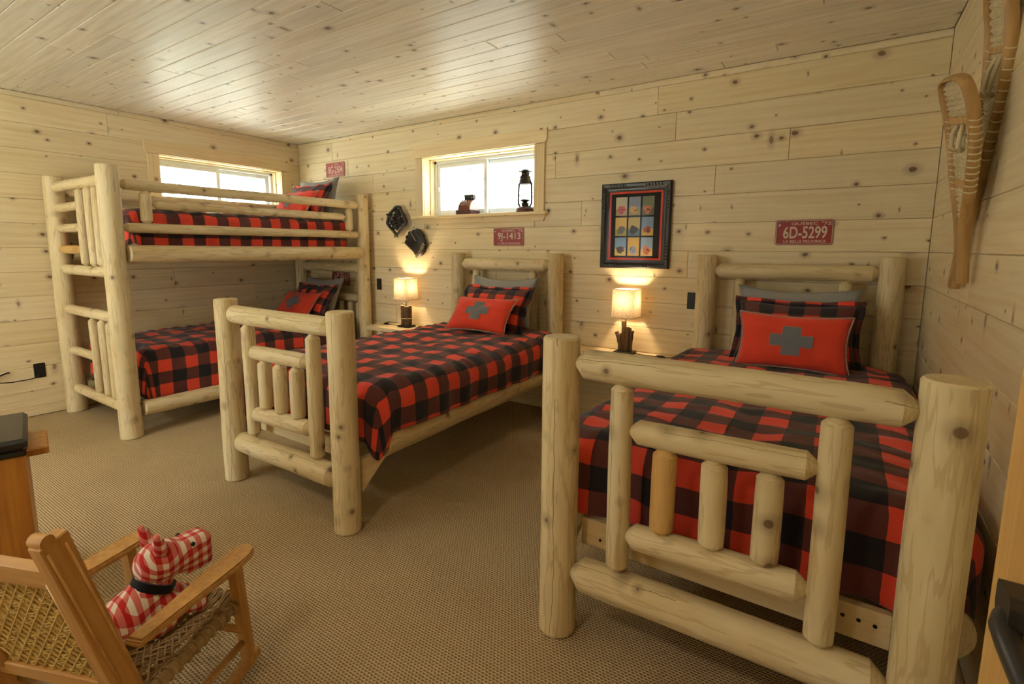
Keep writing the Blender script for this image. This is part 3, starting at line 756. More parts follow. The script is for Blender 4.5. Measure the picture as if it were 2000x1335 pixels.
def lamp(label, loc, kind, rz=0):
    random.seed(3 if kind == 'bundle' else 9)
    t = thing('table_lamp', label, 'lamp', loc, D(rz), 'driftwood table lamps')
    m = MB(); m.box(-0.068, 0.068, -0.055, 0.055, 0, 0.018, 0.003); m.build('base', 'black', t)
    if kind == 'bundle':
        for (x, y, r, h) in ((-0.025, -0.012, 0.026, 0.185), (0.022, -0.016, 0.025, 0.178), (-0.002, 0.02, 0.027, 0.172), (0.03, 0.016, 0.02, 0.185), (-0.034, 0.018, 0.018, 0.195)):
            sd = random.random()*50; prof = [(r*(1+0.14*noise.noise(Vector((sd, i*1.3, 0)))), 0.018+h*i/7) for i in range(8)]
            m = MB(); m.lathe(prof, 12, Matrix.Translation((x, y, 0))); m.build('driftwood_log', 'driftwood', t, True, angle=50)
            m = MB(); m.lathe([(r*0.8, 0.018+h), (r*0.8, 0.0195+h)], 12, Matrix.Translation((x, y, 0))); m.build('cut_end', 'cut', t)
        pts = [(0.058*math.cos(a*PI/10), 0.046*math.sin(a*PI/10), 0.085) for a in range(20)]
        m = MB(); m.tube(pts, 0.003, 6, True); m.build('binding_band', 'cut', t, True)
    else:
        for (x, y, r, h, lx) in ((-0.015, 0.0, 0.015, 0.215, 0.0), (0.012, -0.01, 0.018, 0.175, 0.0), (0.036, 0.004, 0.014, 0.150, 0.012), (-0.036, -0.004, 0.015, 0.135, -0.03), (-0.028, 0.02, 0.013, 0.12, -0.01), (0.015, 0.022, 0.017, 0.165, 0.004)):
            sd = random.random()*50
            pts = [(x+lx*(i/6)**2+0.003*noise.noise(Vector((sd, i*0.9, 0))), y, 0.018+h*i/6) for i in range(7)]
            m = MB(); m.tube(pts, [r*(1+0.2*noise.noise(Vector((sd, i, 5)))) for i in range(7)], 9); m.build('driftwood_stick', 'driftwood', t, True, angle=50)
    zs0, zs1, hw = 0.262, 0.462, 0.080
    m = MB(); m.lathe([(0.005, 0.018), (0.005, zs0+0.06)], 10); m.build('stem', 'bronze', t, True)
    m = MB(); m.lathe([(0.016, zs0+0.055), (0.016, zs0+0.10)], 12); m.build('socket', 'black', t, True, angle=40)
    m = MB(); m.sphere((0, 0, zs0+0.118), (0.024, 0.024, 0.030), 14, 10); m.build('bulb', 'bulb', t, True)
    m = MB(); h2 = hw-0.003
    q = hw*0.96; q2 = q-0.003
    vs = [(-hw, -hw, zs0), (hw, -hw, zs0), (hw, hw, zs0), (-hw, hw, zs0), (-q, -q, zs1), (q, -q, zs1), (q, q, zs1), (-q, q, zs1)]
    vi = [(-h2, -h2, zs0), (h2, -h2, zs0), (h2, h2, zs0), (-h2, h2, zs0), (-q2, -q2, zs1), (q2, -q2, zs1), (q2, q2, zs1), (-q2, q2, zs1)]
    fs = [(i, (i+1) % 4, 4+(i+1) % 4, 4+i) for i in range(4)]
    m.add(vs, fs); sh = m.build('shade', 'shade', t)
    for z, hh in ((zs0, hw), (zs1, q)):
        m = MB(); m.tube([(-hh, -hh, z), (hh, -hh, z), (hh, hh, z), (-hh, hh, z)], 0.0022, 6, True); m.build('shade_trim', 'cut', sh, True)
    m = MB(); m.tube([(-q, 0, zs1-0.012), (q, 0, zs1-0.012)], 0.0015, 5); m.tube([(0, -q, zs1-0.012), (0, q, zs1-0.012)], 0.0015, 5); m.tube([(0, 0, zs0+0.15), (0, 0, zs1-0.012)], 0.0015, 5); m.build('spider', 'steel', sh)
    sg = -1 if kind == 'bundle' else 1
    pts = [(sg*0.066, 0.0, 0.008), (sg*0.10, 0.01, 0.004), (sg*0.15, -0.01, 0.004), (sg*0.20, 0.0, 0.004), (sg*0.235, -0.01, 0.005)]
    pts2 = [(sg*0.285, -0.015, 0.005), (sg*0.31, 0.0, 0.005), (sg*0.335, 0.05, 0.005), (sg*0.342, 0.115, 0.005)]
    m = MB(); m.tube(pts, 0.0028, 6); m.tube(pts2, 0.0028, 6); m.build('cord', 'black', t, True)
    m = MB(); m.sphere((sg*0.26, -0.013, 0.010), (0.033, 0.013, 0.009), 12, 8); m.build('cord_switch', 'black', t, True)
    return t
lamp('lamp with a bundled driftwood log base on the shelf beside the bunk', (1.735, -0.125, 0.5662), 'bundle')
lamp('lamp with upright driftwood sticks on the shelf between the single beds', (3.885, -0.108, 0.5662), 'sticks', 0)

# ------------------------------------------------------------------ licence plates, framed print, outlets
def text_mesh(body, w, h, depth=0.0012, bold=0.0):
    cu = bpy.data.curves.new('txt', 'FONT'); cu.body = body; cu.align_x = 'CENTER'; cu.align_y = 'CENTER'; cu.extrude = 0.0; cu.offset = bold; cu.resolution_u = 3
    o = bpy.data.objects.new('txt', cu); COL.objects.link(o); dg = bpy.context.evaluated_depsgraph_get()
    me = bpy.data.meshes.new_from_object(o.evaluated_get(dg)); bpy.data.objects.remove(o); bpy.data.curves.remove(cu)
    xs = [v.co.x for v in me.vertices]; ys = [v.co.y for v in me.vertices]
    sx = w/(max(xs)-min(xs)); sy = h/(max(ys)-min(ys)); cx = (max(xs)+min(xs))/2; cy = (max(ys)+min(ys))/2
    vs = [((v.co.x-cx)*sx, 0.0, (v.co.y-cy)*sy) for v in me.vertices]; fs = [tuple(p.vertices) for p in me.polygons]
    bpy.data.meshes.remove(me)
    n = len(vs); edges = {}
    for f in fs:
        for a, b in zip(f, f[1:]+f[:1]): edges[(a, b)] = 1
    side = [(b, a, a+n, b+n) for (a, b) in edges if (b, a) not in edges]
    m = MB(); m.v = [(x, -depth, z) for x, y, z in vs]+[(x, 0.0, z) for x, y, z in vs]; m.f = fs+[(s[0], s[1], s[2], s[3]) for s in side]
    return m
def rrect(w, h, r, n=6):
    out = []
    for cx, cz, a0 in ((w/2-r, h/2-r, 0), (-w/2+r, h/2-r, 90), (-w/2+r, -h/2+r, 180), (w/2-r, -h/2+r, 270)):
        for k in range(n+1): a = D(a0+90*k/n); out.append((cx+r*math.cos(a), cz+r*math.sin(a)))
    return out
XZ = Matrix(((1, 0, 0, 0), (0, 0, -1, 0), (0, 1, 0, 0), (0, 0, 0, 1)))      # xy polygon -> xz, extrude z -> -y
def plate(number, label, x, z, tilt=0.0):
    t = thing('licence_plate', label, 'licence plate', (x, -0.003, z), 0, 'maroon licence plates', (0, D(tilt), 0))
    w, h = 0.302, 0.150
    m = MB(); m.prism(rrect(w, h, 0.014), 0, 0.0016, XZ); m.build('plate', 'maroon', t)
    pts = [(px, -0.0022, pz) for px, pz in rrect(w-0.010, h-0.010, 0.012)]
    m = MB(); m.tube(pts, 0.0021, 6, True); m.build('raised_border', 'cream', t, True)
    o = text_mesh(number, 0.228, 0.074, bold=0.018).build('number', 'cream', t, loc=(0.006, -0.0016, 0.0)); 
    text_mesh('QU\u00c9BEC', 0.138, 0.023, bold=0.012).build('province_name', 'cream', t, loc=(0.002, -0.0016, 0.0530))
    text_mesh("'72", 0.045, 0.019, bold=0.012).build('year', 'cream', t, loc=(0.116, -0.0016, 0.0515))
    text_mesh('LA BELLE PROVINCE', 0.220, 0.0172, bold=0.012).build('motto', 'cream', t, loc=(0.006, -0.0016, -0.0535))
    m = MB()                                              # fleur-de-lis
    m.prism([(0, 0.012), (-0.0035, 0.004), (-0.0015, -0.003), (0.0015, -0.003), (0.0035, 0.004)], 0, 0.0012, XZ)
    for s in (-1, 1):
        poly = [(s*0.0025, -0.002), (s*0.005, 0.004), (s*0.0085, 0.003), (s*0.0095, -0.001), (s*0.0075, -0.0025), (s*0.0065, 0.000)]
        m.prism(poly if s > 0 else poly[::-1], 0, 0.0012, XZ)
    m.box(-0.0055, 0.0055, -0.0012, 0, -0.005, -0.0035); m.prism([(0, -0.0125), (0.003, -0.0065), (-0.003, -0.0065)], 0, 0.0012, XZ)
    m.build('fleur_de_lis', 'cream', t, loc=(-0.130, -0.0016, 0.045))
    for sx in (-0.09, 0.09):
        m = MB(); m.lathe([(0.004, 0), (0.0035, 0.002)], 10, Matrix.Translation((sx, -0.0016, 0.064)) @ Matrix.Rotation(PI/2, 4, 'X')); m.build('screw', 'steel', t)
    return t
plate('6D-5299', 'maroon licence plate reading 6D-5299 above the bed by the right wall', 4.931, 1.415, -0.3)
plate('9J-1413', 'maroon licence plate reading 9J-1413 under the back window', 2.808, 1.405, 0)
plate('8G-2504', 'maroon licence plate reading 8G-2504 on the wall above the upper bunk', 0.625, 2.122, 0)
plate('6C-9151', 'maroon licence plate reading 6C-9151 on the wall behind the lower bunk', 0.652, 0.985, 1.5)

t = thing('framed_print', 'black carved frame holding nine small colour prints, above the shelf', 'picture frame', (3.890, -0.002, 1.474))
w, h, fw = 0.505, 0.602, 0.048
def mitre(x0, z0, x1, z1, i0, k0, i1, k1): pass
for nm, (ax, az, bx_, bz) in (('top', (-1, 1, 1, 1)), ('bottom', (1, -1, -1, -1)), ('left', (-1, -1, -1, 1)), ('right', (1, 1, 1, -1))):
    P0, P1 = Vector((ax*w/2, 0, az*h/2)), Vector((bx_*w/2, 0, bz*h/2)); Q0, Q1 = Vector((ax*(w/2-fw), 0, az*(h/2-fw))), Vector((bx_*(w/2-fw), 0, bz*(h/2-fw)))
    vs = []
    for e, (A, B) in enumerate(((P0, Q0), (P1, Q1))):
        for f, dep in ((0, 0.0), (0, -0.022), (0.18, -0.030), (0.55, -0.026), (0.8, -0.016), (1.0, -0.014), (1.0, 0.0)): q = A.lerp(B, f); vs.append((q.x, dep, q.z))
    fs = [(i, i+1, i+8, i+7) for i in range(6)]
    m = MB(); m.add(vs, fs)
    L = (P1-P0).length; dirv = (P1-P0)/L; inn = (Q0-P0); inn = (inn-dirv*inn.dot(dirv)).normalized()
    k = 0                                                  # carved ridges towards the corners
    for tpos in [0.07+0.022*i for i in range(6)]+[L-0.07-0.022*i for i in range(6)]:
        c0 = P0+dirv*tpos+inn*0.006; c1 = P0+dirv*(tpos+0.006)+inn*0.03
        m.tube([(c0.x, -0.026, c0.z), ((c0.x+c1.x)/2, -0.031, (c0.z+c1.z)/2), (c1.x, -0.025, c1.z)], 0.004, 6)
    m.build('frame_side', 'frameblack', t, False)
def ring(m, w0, h0, w1, h1, y):
    a = [(-w0, h0), (w0, h0), (w0, -h0), (-w0, -h0)]; b = [(-w1, h1), (w1, h1), (w1, -h1), (-w1, -h1)]
    m.add([(x/2, y, z/2) for x, z in a]+[(x/2, y, z/2) for x, z in b], [(i, (i+1) % 4, 4+(i+1) % 4, 4+i)[::-1] for i in range(4)])
m = MB(); ring(m, w-2*fw, h-2*fw, w-2*fw-0.03, h-2*fw-0.03, -0.011); m.build('black_fillet', 'frameblack', t)
m = MB(); ring(m, w-2*fw-0.024, h-2*fw-0.024, w-2*fw-0.052, h-2*fw-0.052, -0.012); m.build('red_mat', 'matred', t)
m = MB(); m.box(-(w/2-fw), w/2-fw, -0.010, 0.0, -(h/2-fw), h/2-fw); m.build('black_mat', 'matblack', t)
# nine generic colour prints: plain sky, ground and a few blobs
cols = [[((206, 196, 172), (170, 150, 110), (196, 80, 66)), ((150, 160, 184), (150, 140, 84), (212, 160, 80)), ((128, 130, 104), (104, 100, 76), (190, 110, 60))],
        [((216, 178, 84), (170, 160, 80), (110, 108, 96)), ((196, 170, 92), (96, 118, 116), (50, 52, 54)), ((128, 148, 180), (206, 168, 80), (170, 84, 66))],
        [((122, 154, 190), (196, 178, 104), (90, 64, 50)), ((222, 178, 78), (214, 170, 74), (150, 160, 178)), ((150, 176, 202), (218, 178, 116), (206, 116, 74))]]
pw_, ph_ = 0.084, 0.130
for r in range(3):
    for c_ in range(3):
        a, b, d = cols[r][c_]
        nt = NT('print_colours'); ob = nt.coord('Object'); s = nt.sep(ob)
        wv = nt.math('ADD', s[2], nt.math('MULTIPLY_ADD', nt.noise(ob, 60+7*r+3*c_, 2), 0.02, -0.01))
        cc = nt.mix(nt.sstep(wv, -0.022, -0.012), srgb(*b), srgb(*a))
        nz = nt.noise(nt.mapping(ob, (1, 1, 1), (r*3.1, 1, c_*2.3)), 30, 2)
        rad = nt.math('SQRT', nt.math('ADD', nt.math('POWER', nt.math('DIVIDE', s[0], 0.036), 2), nt.math('POWER', nt.math('DIVIDE', nt.math('ADD', s[2], 0.024), 0.034), 2)))
        blob = nt.sstep(nt.math('ADD', rad, nt.math('MULTIPLY_ADD', nz, 1.6, -0.8)), 0.85, 0.7)
        cc = nt.mix(blob, cc, srgb(*d))
        nz2 = nt.noise(nt.mapping(ob, (1, 1, 1), (c_*3.7, 5, r*1.3)), 55, 2)
        cc = nt.mix(nt.math('MULTIPLY', nt.sstep(nt.math('ADD', nt.math('MULTIPLY', rad, -0.25), nz2), 0.42, 0.5), 0.8), cc, srgb(60, 56, 54))
        nt.base(cc, 0.5)
        m = MB(); m.box(-pw_/2, pw_/2, -0.0015, 0, -ph_/2, ph_/2); m.build('print', nt.m, t, loc=(-0.006+(c_-1)*0.097, -0.010, -0.004+(1-r)*0.1425))
m = MB(); m.box(-(w/2-fw), w/2-fw, -0.0145, -0.013, -(h/2-fw), h/2-fw); m.build('glazing', 'museum_glass', t)

def outlet(label, loc, rotz, wd=0.07):
    t = thing('outlet', label, 'wall outlet', loc, rotz, 'black wall outlets')
    m = MB(); m.box(-wd/2, wd/2, -0.006, 0, -0.057, 0.057, 0.003); m.build('cover_plate', 'black', t)
    for z in (-0.022, 0.022):
        m = MB(); m.prism(rrect(0.034, 0.028, 0.008), 0, 0.0022, XZ @ Matrix.Translation((0, z, 0))); m.build('socket', 'black', t, loc=(0, -0.006, 0))
outlet('black wall outlet beside the bunk post, left of the first lamp', (1.243, -0.001, 0.945), 0)
outlet('black wall outlet beside the headboard post of the right bed', (4.310, -0.001, 0.963), 0)
outlet('black wall outlet low on the left wall in front of the bunk', (0.001, -2.38, 0.352), PI/2)
m = MB()
m.tube([(0.012, -2.86, 0.37), (0.02, -2.72, 0.345), (0.025, -2.62, 0.355), (0.022, -2.57, 0.372), (0.02, -2.555, 0.372)], 0.006, 7)
m.tube([(0.02, -2.70, 0.35), (0.03, -2.64, 0.31), (0.025, -2.55, 0.296), (0.018, -2.44, 0.297), (0.012, -2.40, 0.305), (0.009, -2.385, 0.325)], 0.004, 7)
m.box(0.006, 0.045, -2.74, -2.66, 0.335, 0.372, 0.006)
tag(m.build('power_cord', 'black', None, True, angle=40), 'black power cord with adapter on the left wall by the outlet', 'cord')

# ------------------------------------------------------------------ things on the window sill
t = thing('toy_cash_register', 'small brown toy cash register on the back window sill', 'cash register', (2.335, 0.068, WZ0), 0)
m = MB(); m.box(-0.085, 0.075, -0.075, 0.07, 0, 0.042, 0.004); m.build('drawer_base', 'rust', t)
prof = [(-0.062, 0.042), (0.055, 0.042), (0.055, 0.135), (0.03, 0.135)]+[(0.03-0.092*math.sin(D(a)), 0.043+0.092*math.cos(D(a))) for a in range(8, 91, 8)]
prof = [(y, z) for y, z in prof]
YZ = Matrix(((0, 0, 1, 0), (1, 0, 0, 0), (0, 1, 0, 0), (0, 0, 0, 1)))
m = MB(); m.prism(prof, -0.07, 0.058, YZ); m.build('curved_front', 'copper', t, True, angle=30)
m = MB(); m.prism([(y*1.04, z+0.001) for y, z in prof], 0.058, 0.066, YZ); m.build('side_panel', 'regside', t)
m = MB(); m.box(-0.048, 0.05, 0.0, 0.04, 0.135, 0.178, 0.003); m.build('display', 'lanternmetal', t)
for i in range(4):
    for j in range(3):
        a = D(30+16*j); y, z = 0.03-0.095*math.sin(a), 0.043+0.095*math.cos(a)
        m = MB(); m.sphere((-0.052+i*0.022, y, z), 0.0065, 8, 6); m.build('key', 'steel', t, True)
m = MB(); m.tube([(0.035, 0.0, 0.13), (0.043, -0.012, 0.150), (0.052, -0.016, 0.152)], 0.004, 6); m.build('crank', 'steel', t, True)

t = thing('kerosene_lantern', 'dark red kerosene lantern on the back window sill', 'lantern', (2.925, 0.065, WZ0), 0)
m = MB(); m.lathe([(0.072, 0), (0.075, 0.008), (0.07, 0.022), (0.07, 0.034), (0.055, 0.046), (0.025, 0.052)], 24); m.build('fuel_tank', 'rust', t, True, angle=40)
m = MB(); m.lathe([(0.02, 0.05), (0.03, 0.06), (0.03, 0.075), (0.018, 0.085), (0.026, 0.092), (0.04, 0.098), (0.04, 0.104), (0.012, 0.11)], 18); m.build('burner', 'lanternmetal', t, True, angle=40)
m = MB(); m.lathe([(0.034, 0.104), (0.046, 0.135), (0.049, 0.16), (0.045, 0.19), (0.033, 0.228)], 24, cap=False); m.build('globe', 'glass', t, True)
m = MB(); m.lathe([(0.037, 0.226), (0.050, 0.232), (0.050, 0.262), (0.044, 0.272), (0.044, 0.292), (0.034, 0.300), (0.034, 0.318), (0.058, 0.326), (0.056, 0.332), (0.03, 0.338), (0.028, 0.345), (0.006, 0.348)], 24); m.build('chimney_cap', 'lanternmetal', t, True, angle=40)
for sx in (-1, 1):
    pts = [(sx*0.045, 0, 0.250), (sx*0.056, 0, 0.240), (sx*0.060, 0, 0.21), (sx*0.063, 0, 0.12), (sx*0.062, 0, 0.075), (sx*0.05, 0, 0.052), (sx*0.03, 0, 0.046)]
    m = MB(); m.tube(pts, 0.0075, 8); m.build('side_tube', 'lanternmetal', t, True)
m = MB(); m.tube([(-0.064, 0.0, 0.235)]+[(0.085*math.cos(D(a)), -0.035*math.sin(D(a)), 0.19-0.085*math.sin(D(a))) for a in range(175, 4, -17)]+[(0.064, 0.0, 0.235)], 0.0016, 5); m.build('bail_wire', 'steel', t, True)
m = MB(); pts = [(0.051*math.cos(D(a)), 0.051*math.sin(D(a)), 0.165) for a in range(0, 360, 20)]; m.tube(pts, 0.0013, 5, True)
for a in (30, 150, 210, 330): m.tube([(0.05*math.cos(D(a)), 0.05*math.sin(D(a)), 0.165), (0.036*math.cos(D(a)), 0.036*math.sin(D(a)), 0.105)], 0.0013, 5)
m.build('globe_guard', 'steel', t, True)

# ------------------------------------------------------------------ baseball gloves on the back wall
def remesh(o, vox, it=6, fac=0.5):
    r = o.modifiers.new('r', 'REMESH'); r.mode = 'VOXEL'; r.voxel_size = vox; r.use_smooth_shade = True
    s = o.modifiers.new('s', 'SMOOTH'); s.iterations = it; s.factor = fac
def capsule(m, p0, p1, r0, r1, flat=1.0, segs=12):
    p0, p1 = Vector(p0), Vector(p1); n = 7
    m.tube([p0.lerp(p1, i/n) for i in range(n+1)], [r0+(r1-r0)*i/n for i in range(n+1)], segs); m.sphere(p0, r0, segs, 8); m.sphere(p1, r1, segs, 8)
# glove seen from its back: four fat fingers pointing left, lacing at the heel
t = thing('baseball_glove', 'black baseball glove with pale heel lacing, hanging lower on the back wall', 'glove', (1.803, -0.045, 1.352), 0, 'baseball gloves', (0, D(38), 0))
m = MB()
for i, (z, l) in enumerate(((0.070, -0.085), (0.030, -0.115), (-0.018, -0.118), (-0.064, -0.10))):
    capsule(m, (0.03, 0.006, z*0.8), (l, -0.004, z), 0.034, 0.023)
m.sphere((0.05, 0.008, 0.0), (0.085, 0.040, 0.098)); m.sphere((-0.02, 0.004, 0.105), (0.07, 0.028, 0.024))
g = m.build('leather_body', 'leather', t); remesh(g, 0.006, 5)
m = MB()
for i in range(8):
    z = -0.085+0.021*i; m.tube([(0.085, -0.028, z), (0.10, -0.034, z+0.012), (0.112, -0.025, z+0.002)], 0.0032, 6); m.tube([(0.085, -0.028, z+0.012), (0.10, -0.036, z), (0.112, -0.025, z+0.010)], 0.0032, 6)
m.build('lacing', 'leatherlace', t, True)
for z in (0.05, 0.006, -0.04):
    m = MB(); m.tube([(-0.105, -0.02, z), (-0.05, -0.034, z), (0.01, -0.042, z*0.8)], 0.003, 6); m.build('finger_seam', 'leatherlace' if z > 0.03 else 'leather', t, True)
# glove opened towards the room: rim with pocket and web
t = thing('baseball_glove', 'black baseball glove hanging palm outwards, higher up beside the window', 'glove', (1.573, -0.045, 1.556), 0, 'baseball gloves', (0, 0, 0))
rim = [(-0.128, -0.01), (-0.10, 0.07), (0.0, 0.142), (0.045, 0.138), (0.07, 0.09), (0.125, 0.005), (0.115, -0.03), (0.03, -0.10), (0.0, -0.12), (-0.03, -0.10), (-0.10, -0.04)]
m = MB()
pts = []
for (a, b) in zip(rim, rim[1:]+rim[:1]):
    for k in range(4): pts.append((a[0]+(b[0]-a[0])*k/4, -0.02, a[1]+(b[1]-a[1])*k/4))
m.tube(pts, 0.015, 10, True)
for (x, z, r) in ((-0.075, 0.0, 0.032), (0.0, 0.085, 0.04), (0.06, 0.03, 0.034), (0.02, -0.05, 0.034), (-0.03, -0.04, 0.03)): m.sphere((x, 0.004, z), (r, 0.022, r))
m.sphere((0, 0.018, 0.01), (0.095, 0.018, 0.10))
g = m.build('leather_body', 'leather', t); remesh(g, 0.006, 3)
m = MB()
for k in range(5):
    f = k/4; m.tube([(-0.095+0.03*f, -0.022, 0.055-0.10*f), (-0.02+0.03*f, -0.030, 0.075-0.10*f), (0.055+0.02*f, -0.026, 0.095-0.11*f)], 0.006, 6)
    m.tube([(-0.08+0.035*k, -0.028, 0.03+0.02*k), (-0.04+0.035*k, -0.028, -0.055+0.018*k)], 0.006, 6)
m.build('web', 'leather', t, True)
m = MB(); m.tube([(-0.12, -0.03, 0.075), (-0.075, -0.036, 0.035), (-0.045, -0.034, 0.07)], 0.010, 8); m.build('wrist_strap', 'leather', t, True)
m = MB()
for (a, b) in (((-0.085, 0.045), (-0.05, 0.072)), ((0.02, -0.088), (0.09, -0.045)), ((-0.055, -0.075), (-0.02, -0.10)), ((0.075, 0.055), (0.085, 0.04))): m.tube([(a[0], -0.036, a[1]), (b[0], -0.036, b[1])], 0.003, 6)
m.build('lacing', 'leatherlace', t, True)
m = MB()
for x in (-0.022, -0.006, 0.012): m.tube([(x, -0.024, -0.11), (x*1.4, -0.026, -0.148)], 0.005, 6)
m.build('lace_ends', 'leather', t, True)

# ------------------------------------------------------------------ snowshoes on the right wall
def snowshoe(label, tail, ang, L, tilt, off=0.03, lift=0.10, lean=0.0):
    """tail=(y,z) on the wall, ang: lean of the long axis from vertical (towards -y positive)"""
    t = thing('snowshoe', label, 'snowshoe', (W-off, tail[0], tail[1]), 0, 'crossed snowshoes')
    # local: x right (-y world when facing the wall is ... ), z along the shoe, y out of wall to the room
    ax = Vector((-math.sin(lean), -math.sin(ang)*math.cos(lean), math.cos(ang)*math.cos(lean))); out = Vector((-1, 0, 0)); out = (out-ax*out.dot(ax)).normalized(); sd = ax.cross(out)
    c_, s_ = math.cos(tilt), math.sin(tilt); sd2 = sd*c_+out*s_; out2 = out*c_-sd*s_
    t.rotation_euler = Matrix((-sd2, out2, ax)).transposed().to_euler()
    half = [(0.012, 0), (0.014, 0.12), (0.02, 0.28), (0.05, 0.40), (0.09, 0.55), (0.115, 0.70), (0.13, 0.85), (0.125, 0.94), (0.10, 0.985), (0.05, 1.0), (0.0, 1.0)]
    def lf(z): f = max(0, z/L-0.68)/0.32; return lift*f*f
    def hw(z):
        z = z/L
        for (x0, z0), (x1, z1) in zip(half, half[1:]):
            if z0 <= z <= z1: return x0+(x1-x0)*(z-z0)/(z1-z0)
        return 0
    def smooth(pts):
        q = [Vector(p) for p in pts]
        for _ in range(2):
            r = [q[0]]
            for a, b in zip(q, q[1:]): r += [a.lerp(b, 0.25), a.lerp(b, 0.75)]
            q = r+[q[-1]]
        return q
    for s in (-1, 1):
        pts = smooth([(s*x, lf(z*L)+0.012, z*L) for x, z in half])
        m = MB(); m.tube(pts, 0.018, 8, flat=0.50); m.build('frame_rail', 'shoewood', t, True, angle=50)
    for z in (0.50, 0.80):
        w = hw(z*L); m = MB(); m.box(-w, w, lf(z*L)+0.005, lf(z*L)+0.019, z*L-0.013, z*L+0.013, 0.003); m.build('crossbar', 'shoewood', t)
    m = MB()                                            # woven webbing
    N = 15
    for zone0, zone1 in ((0.24, 0.49), (0.51, 0.79), (0.81, 0.985)):
        n = int((zone1-zone0)*L/0.016)
        for k in range(n+1):
            z = (zone0+(zone1-zone0)*k/n)*L; w = hw(z)-0.006
            if w > 0.012:
                pts = [(w*(-1+2*i/8), lf(z)+0.012+0.0035*(-1)**(i+k), z+0.004*math.sin(i*2.1+k)) for i in range(9)]
                m.tube(pts, 0.0042, 5)
        for sgn in (-1, 1):
            for k in range(-16, 17):
                pts = []
                z0 = zone0*L
                for i in range(15):
                    z = z0+(zone1-zone0)*L*i/14; x = k*0.022+sgn*(z-z0)*0.75
                    if abs(x) < hw(z)-0.004: pts.append((x, lf(z)+0.012+0.003*(-1)**i, z))
                    elif len(pts) > 1: break
                    else: pts = []
                if len(pts) > 1: m.tube(pts, 0.0036, 5)
    m.build('rawhide_webbing', 'lace', t, True)
    m = MB()                                            # rawhide wraps round the rails
    for s in (-1, 1):
        for z in [0.47+0.03*i for i in range(12)]:
            z_ = z*L; c = Vector((s*hw(z_), lf(z_)+0.012, z_))
            m.tube([c+Vector((0.0165*math.cos(a), 0.015*math.sin(a), 0.003*math.sin(a*1.5))) for a in [2*PI*i/10 for i in range(10)]], 0.0028, 5, True)
    tag(m.build('rail_wraps', 'lace', t, True), kind='stuff')
    m = MB(); m.tube([(0, 0.02, 0.035*L), (0, 0.022, 0.037*L)], 0.006, 8); m.build('tail_rivet', 'bronze', t)
    m = MB()
    for x in (-0.03, 0.03): m.tube([(x, 0.02, 0.66*L), (x*1.2, 0.035, 0.68*L), (x*1.4, 0.03, 0.74*L), (x, 0.02, 0.78*L)], 0.007, 6)
    m.build('foot_binding', 'lace', t, True)
    return t
snowshoe('shorter-looking snowshoe nearest the corner, its tail crossing in front of the other', (-1.2206, 1.2044), 0.2063, 0.6767, -0.1211, 0.0224, 0.03, 0.1098)
snowshoe('snowshoe leaning towards the camera, its toe reaching the top edge of the photograph', (-1.06, 1.175), 0.2607, 1.0014, -0.0368, 0.0184, 0.05, -0.0268)

# ------------------------------------------------------------------ door with lever, right edge of the photograph
t = bpy.data.objects.new('door_1', None); link(t); t.location = (5.326, -2.766, 0); struct(t)
m = MB(); m.box(0, 0.042, -0.86, 0, 0.012, 2.03, 0.003); m.build('door_slab', 'door', t)
hd = bpy.data.objects.new('lever_handle', None); link(hd, t); hd.location = (0, -0.125, 0.952); tag(hd, 'dark bronze lever handle')
m = MB(); m.prism(rrect(0.050, 0.036, 0.009), 0, 0.018, Matrix(((0, 0, -1, 0), (-1, 0, 0, 0), (0, 1, 0, 0), (0, 0, 0, 1)))); m.build('rosette', 'bronze', hd)
m = MB(); m.tube([(-0.004, 0.004, -0.014), (-0.012, 0.0, -0.016), (-0.017, -0.014, -0.018), (-0.018, -0.04, -0.020), (-0.017, -0.075, -0.022), (-0.015, -0.105, -0.024), (-0.012, -0.118, -0.025)], [0.014, 0.0135, 0.0125, 0.0115, 0.0115, 0.012, 0.009], 12); m.build('lever', 'bronze', hd, True)

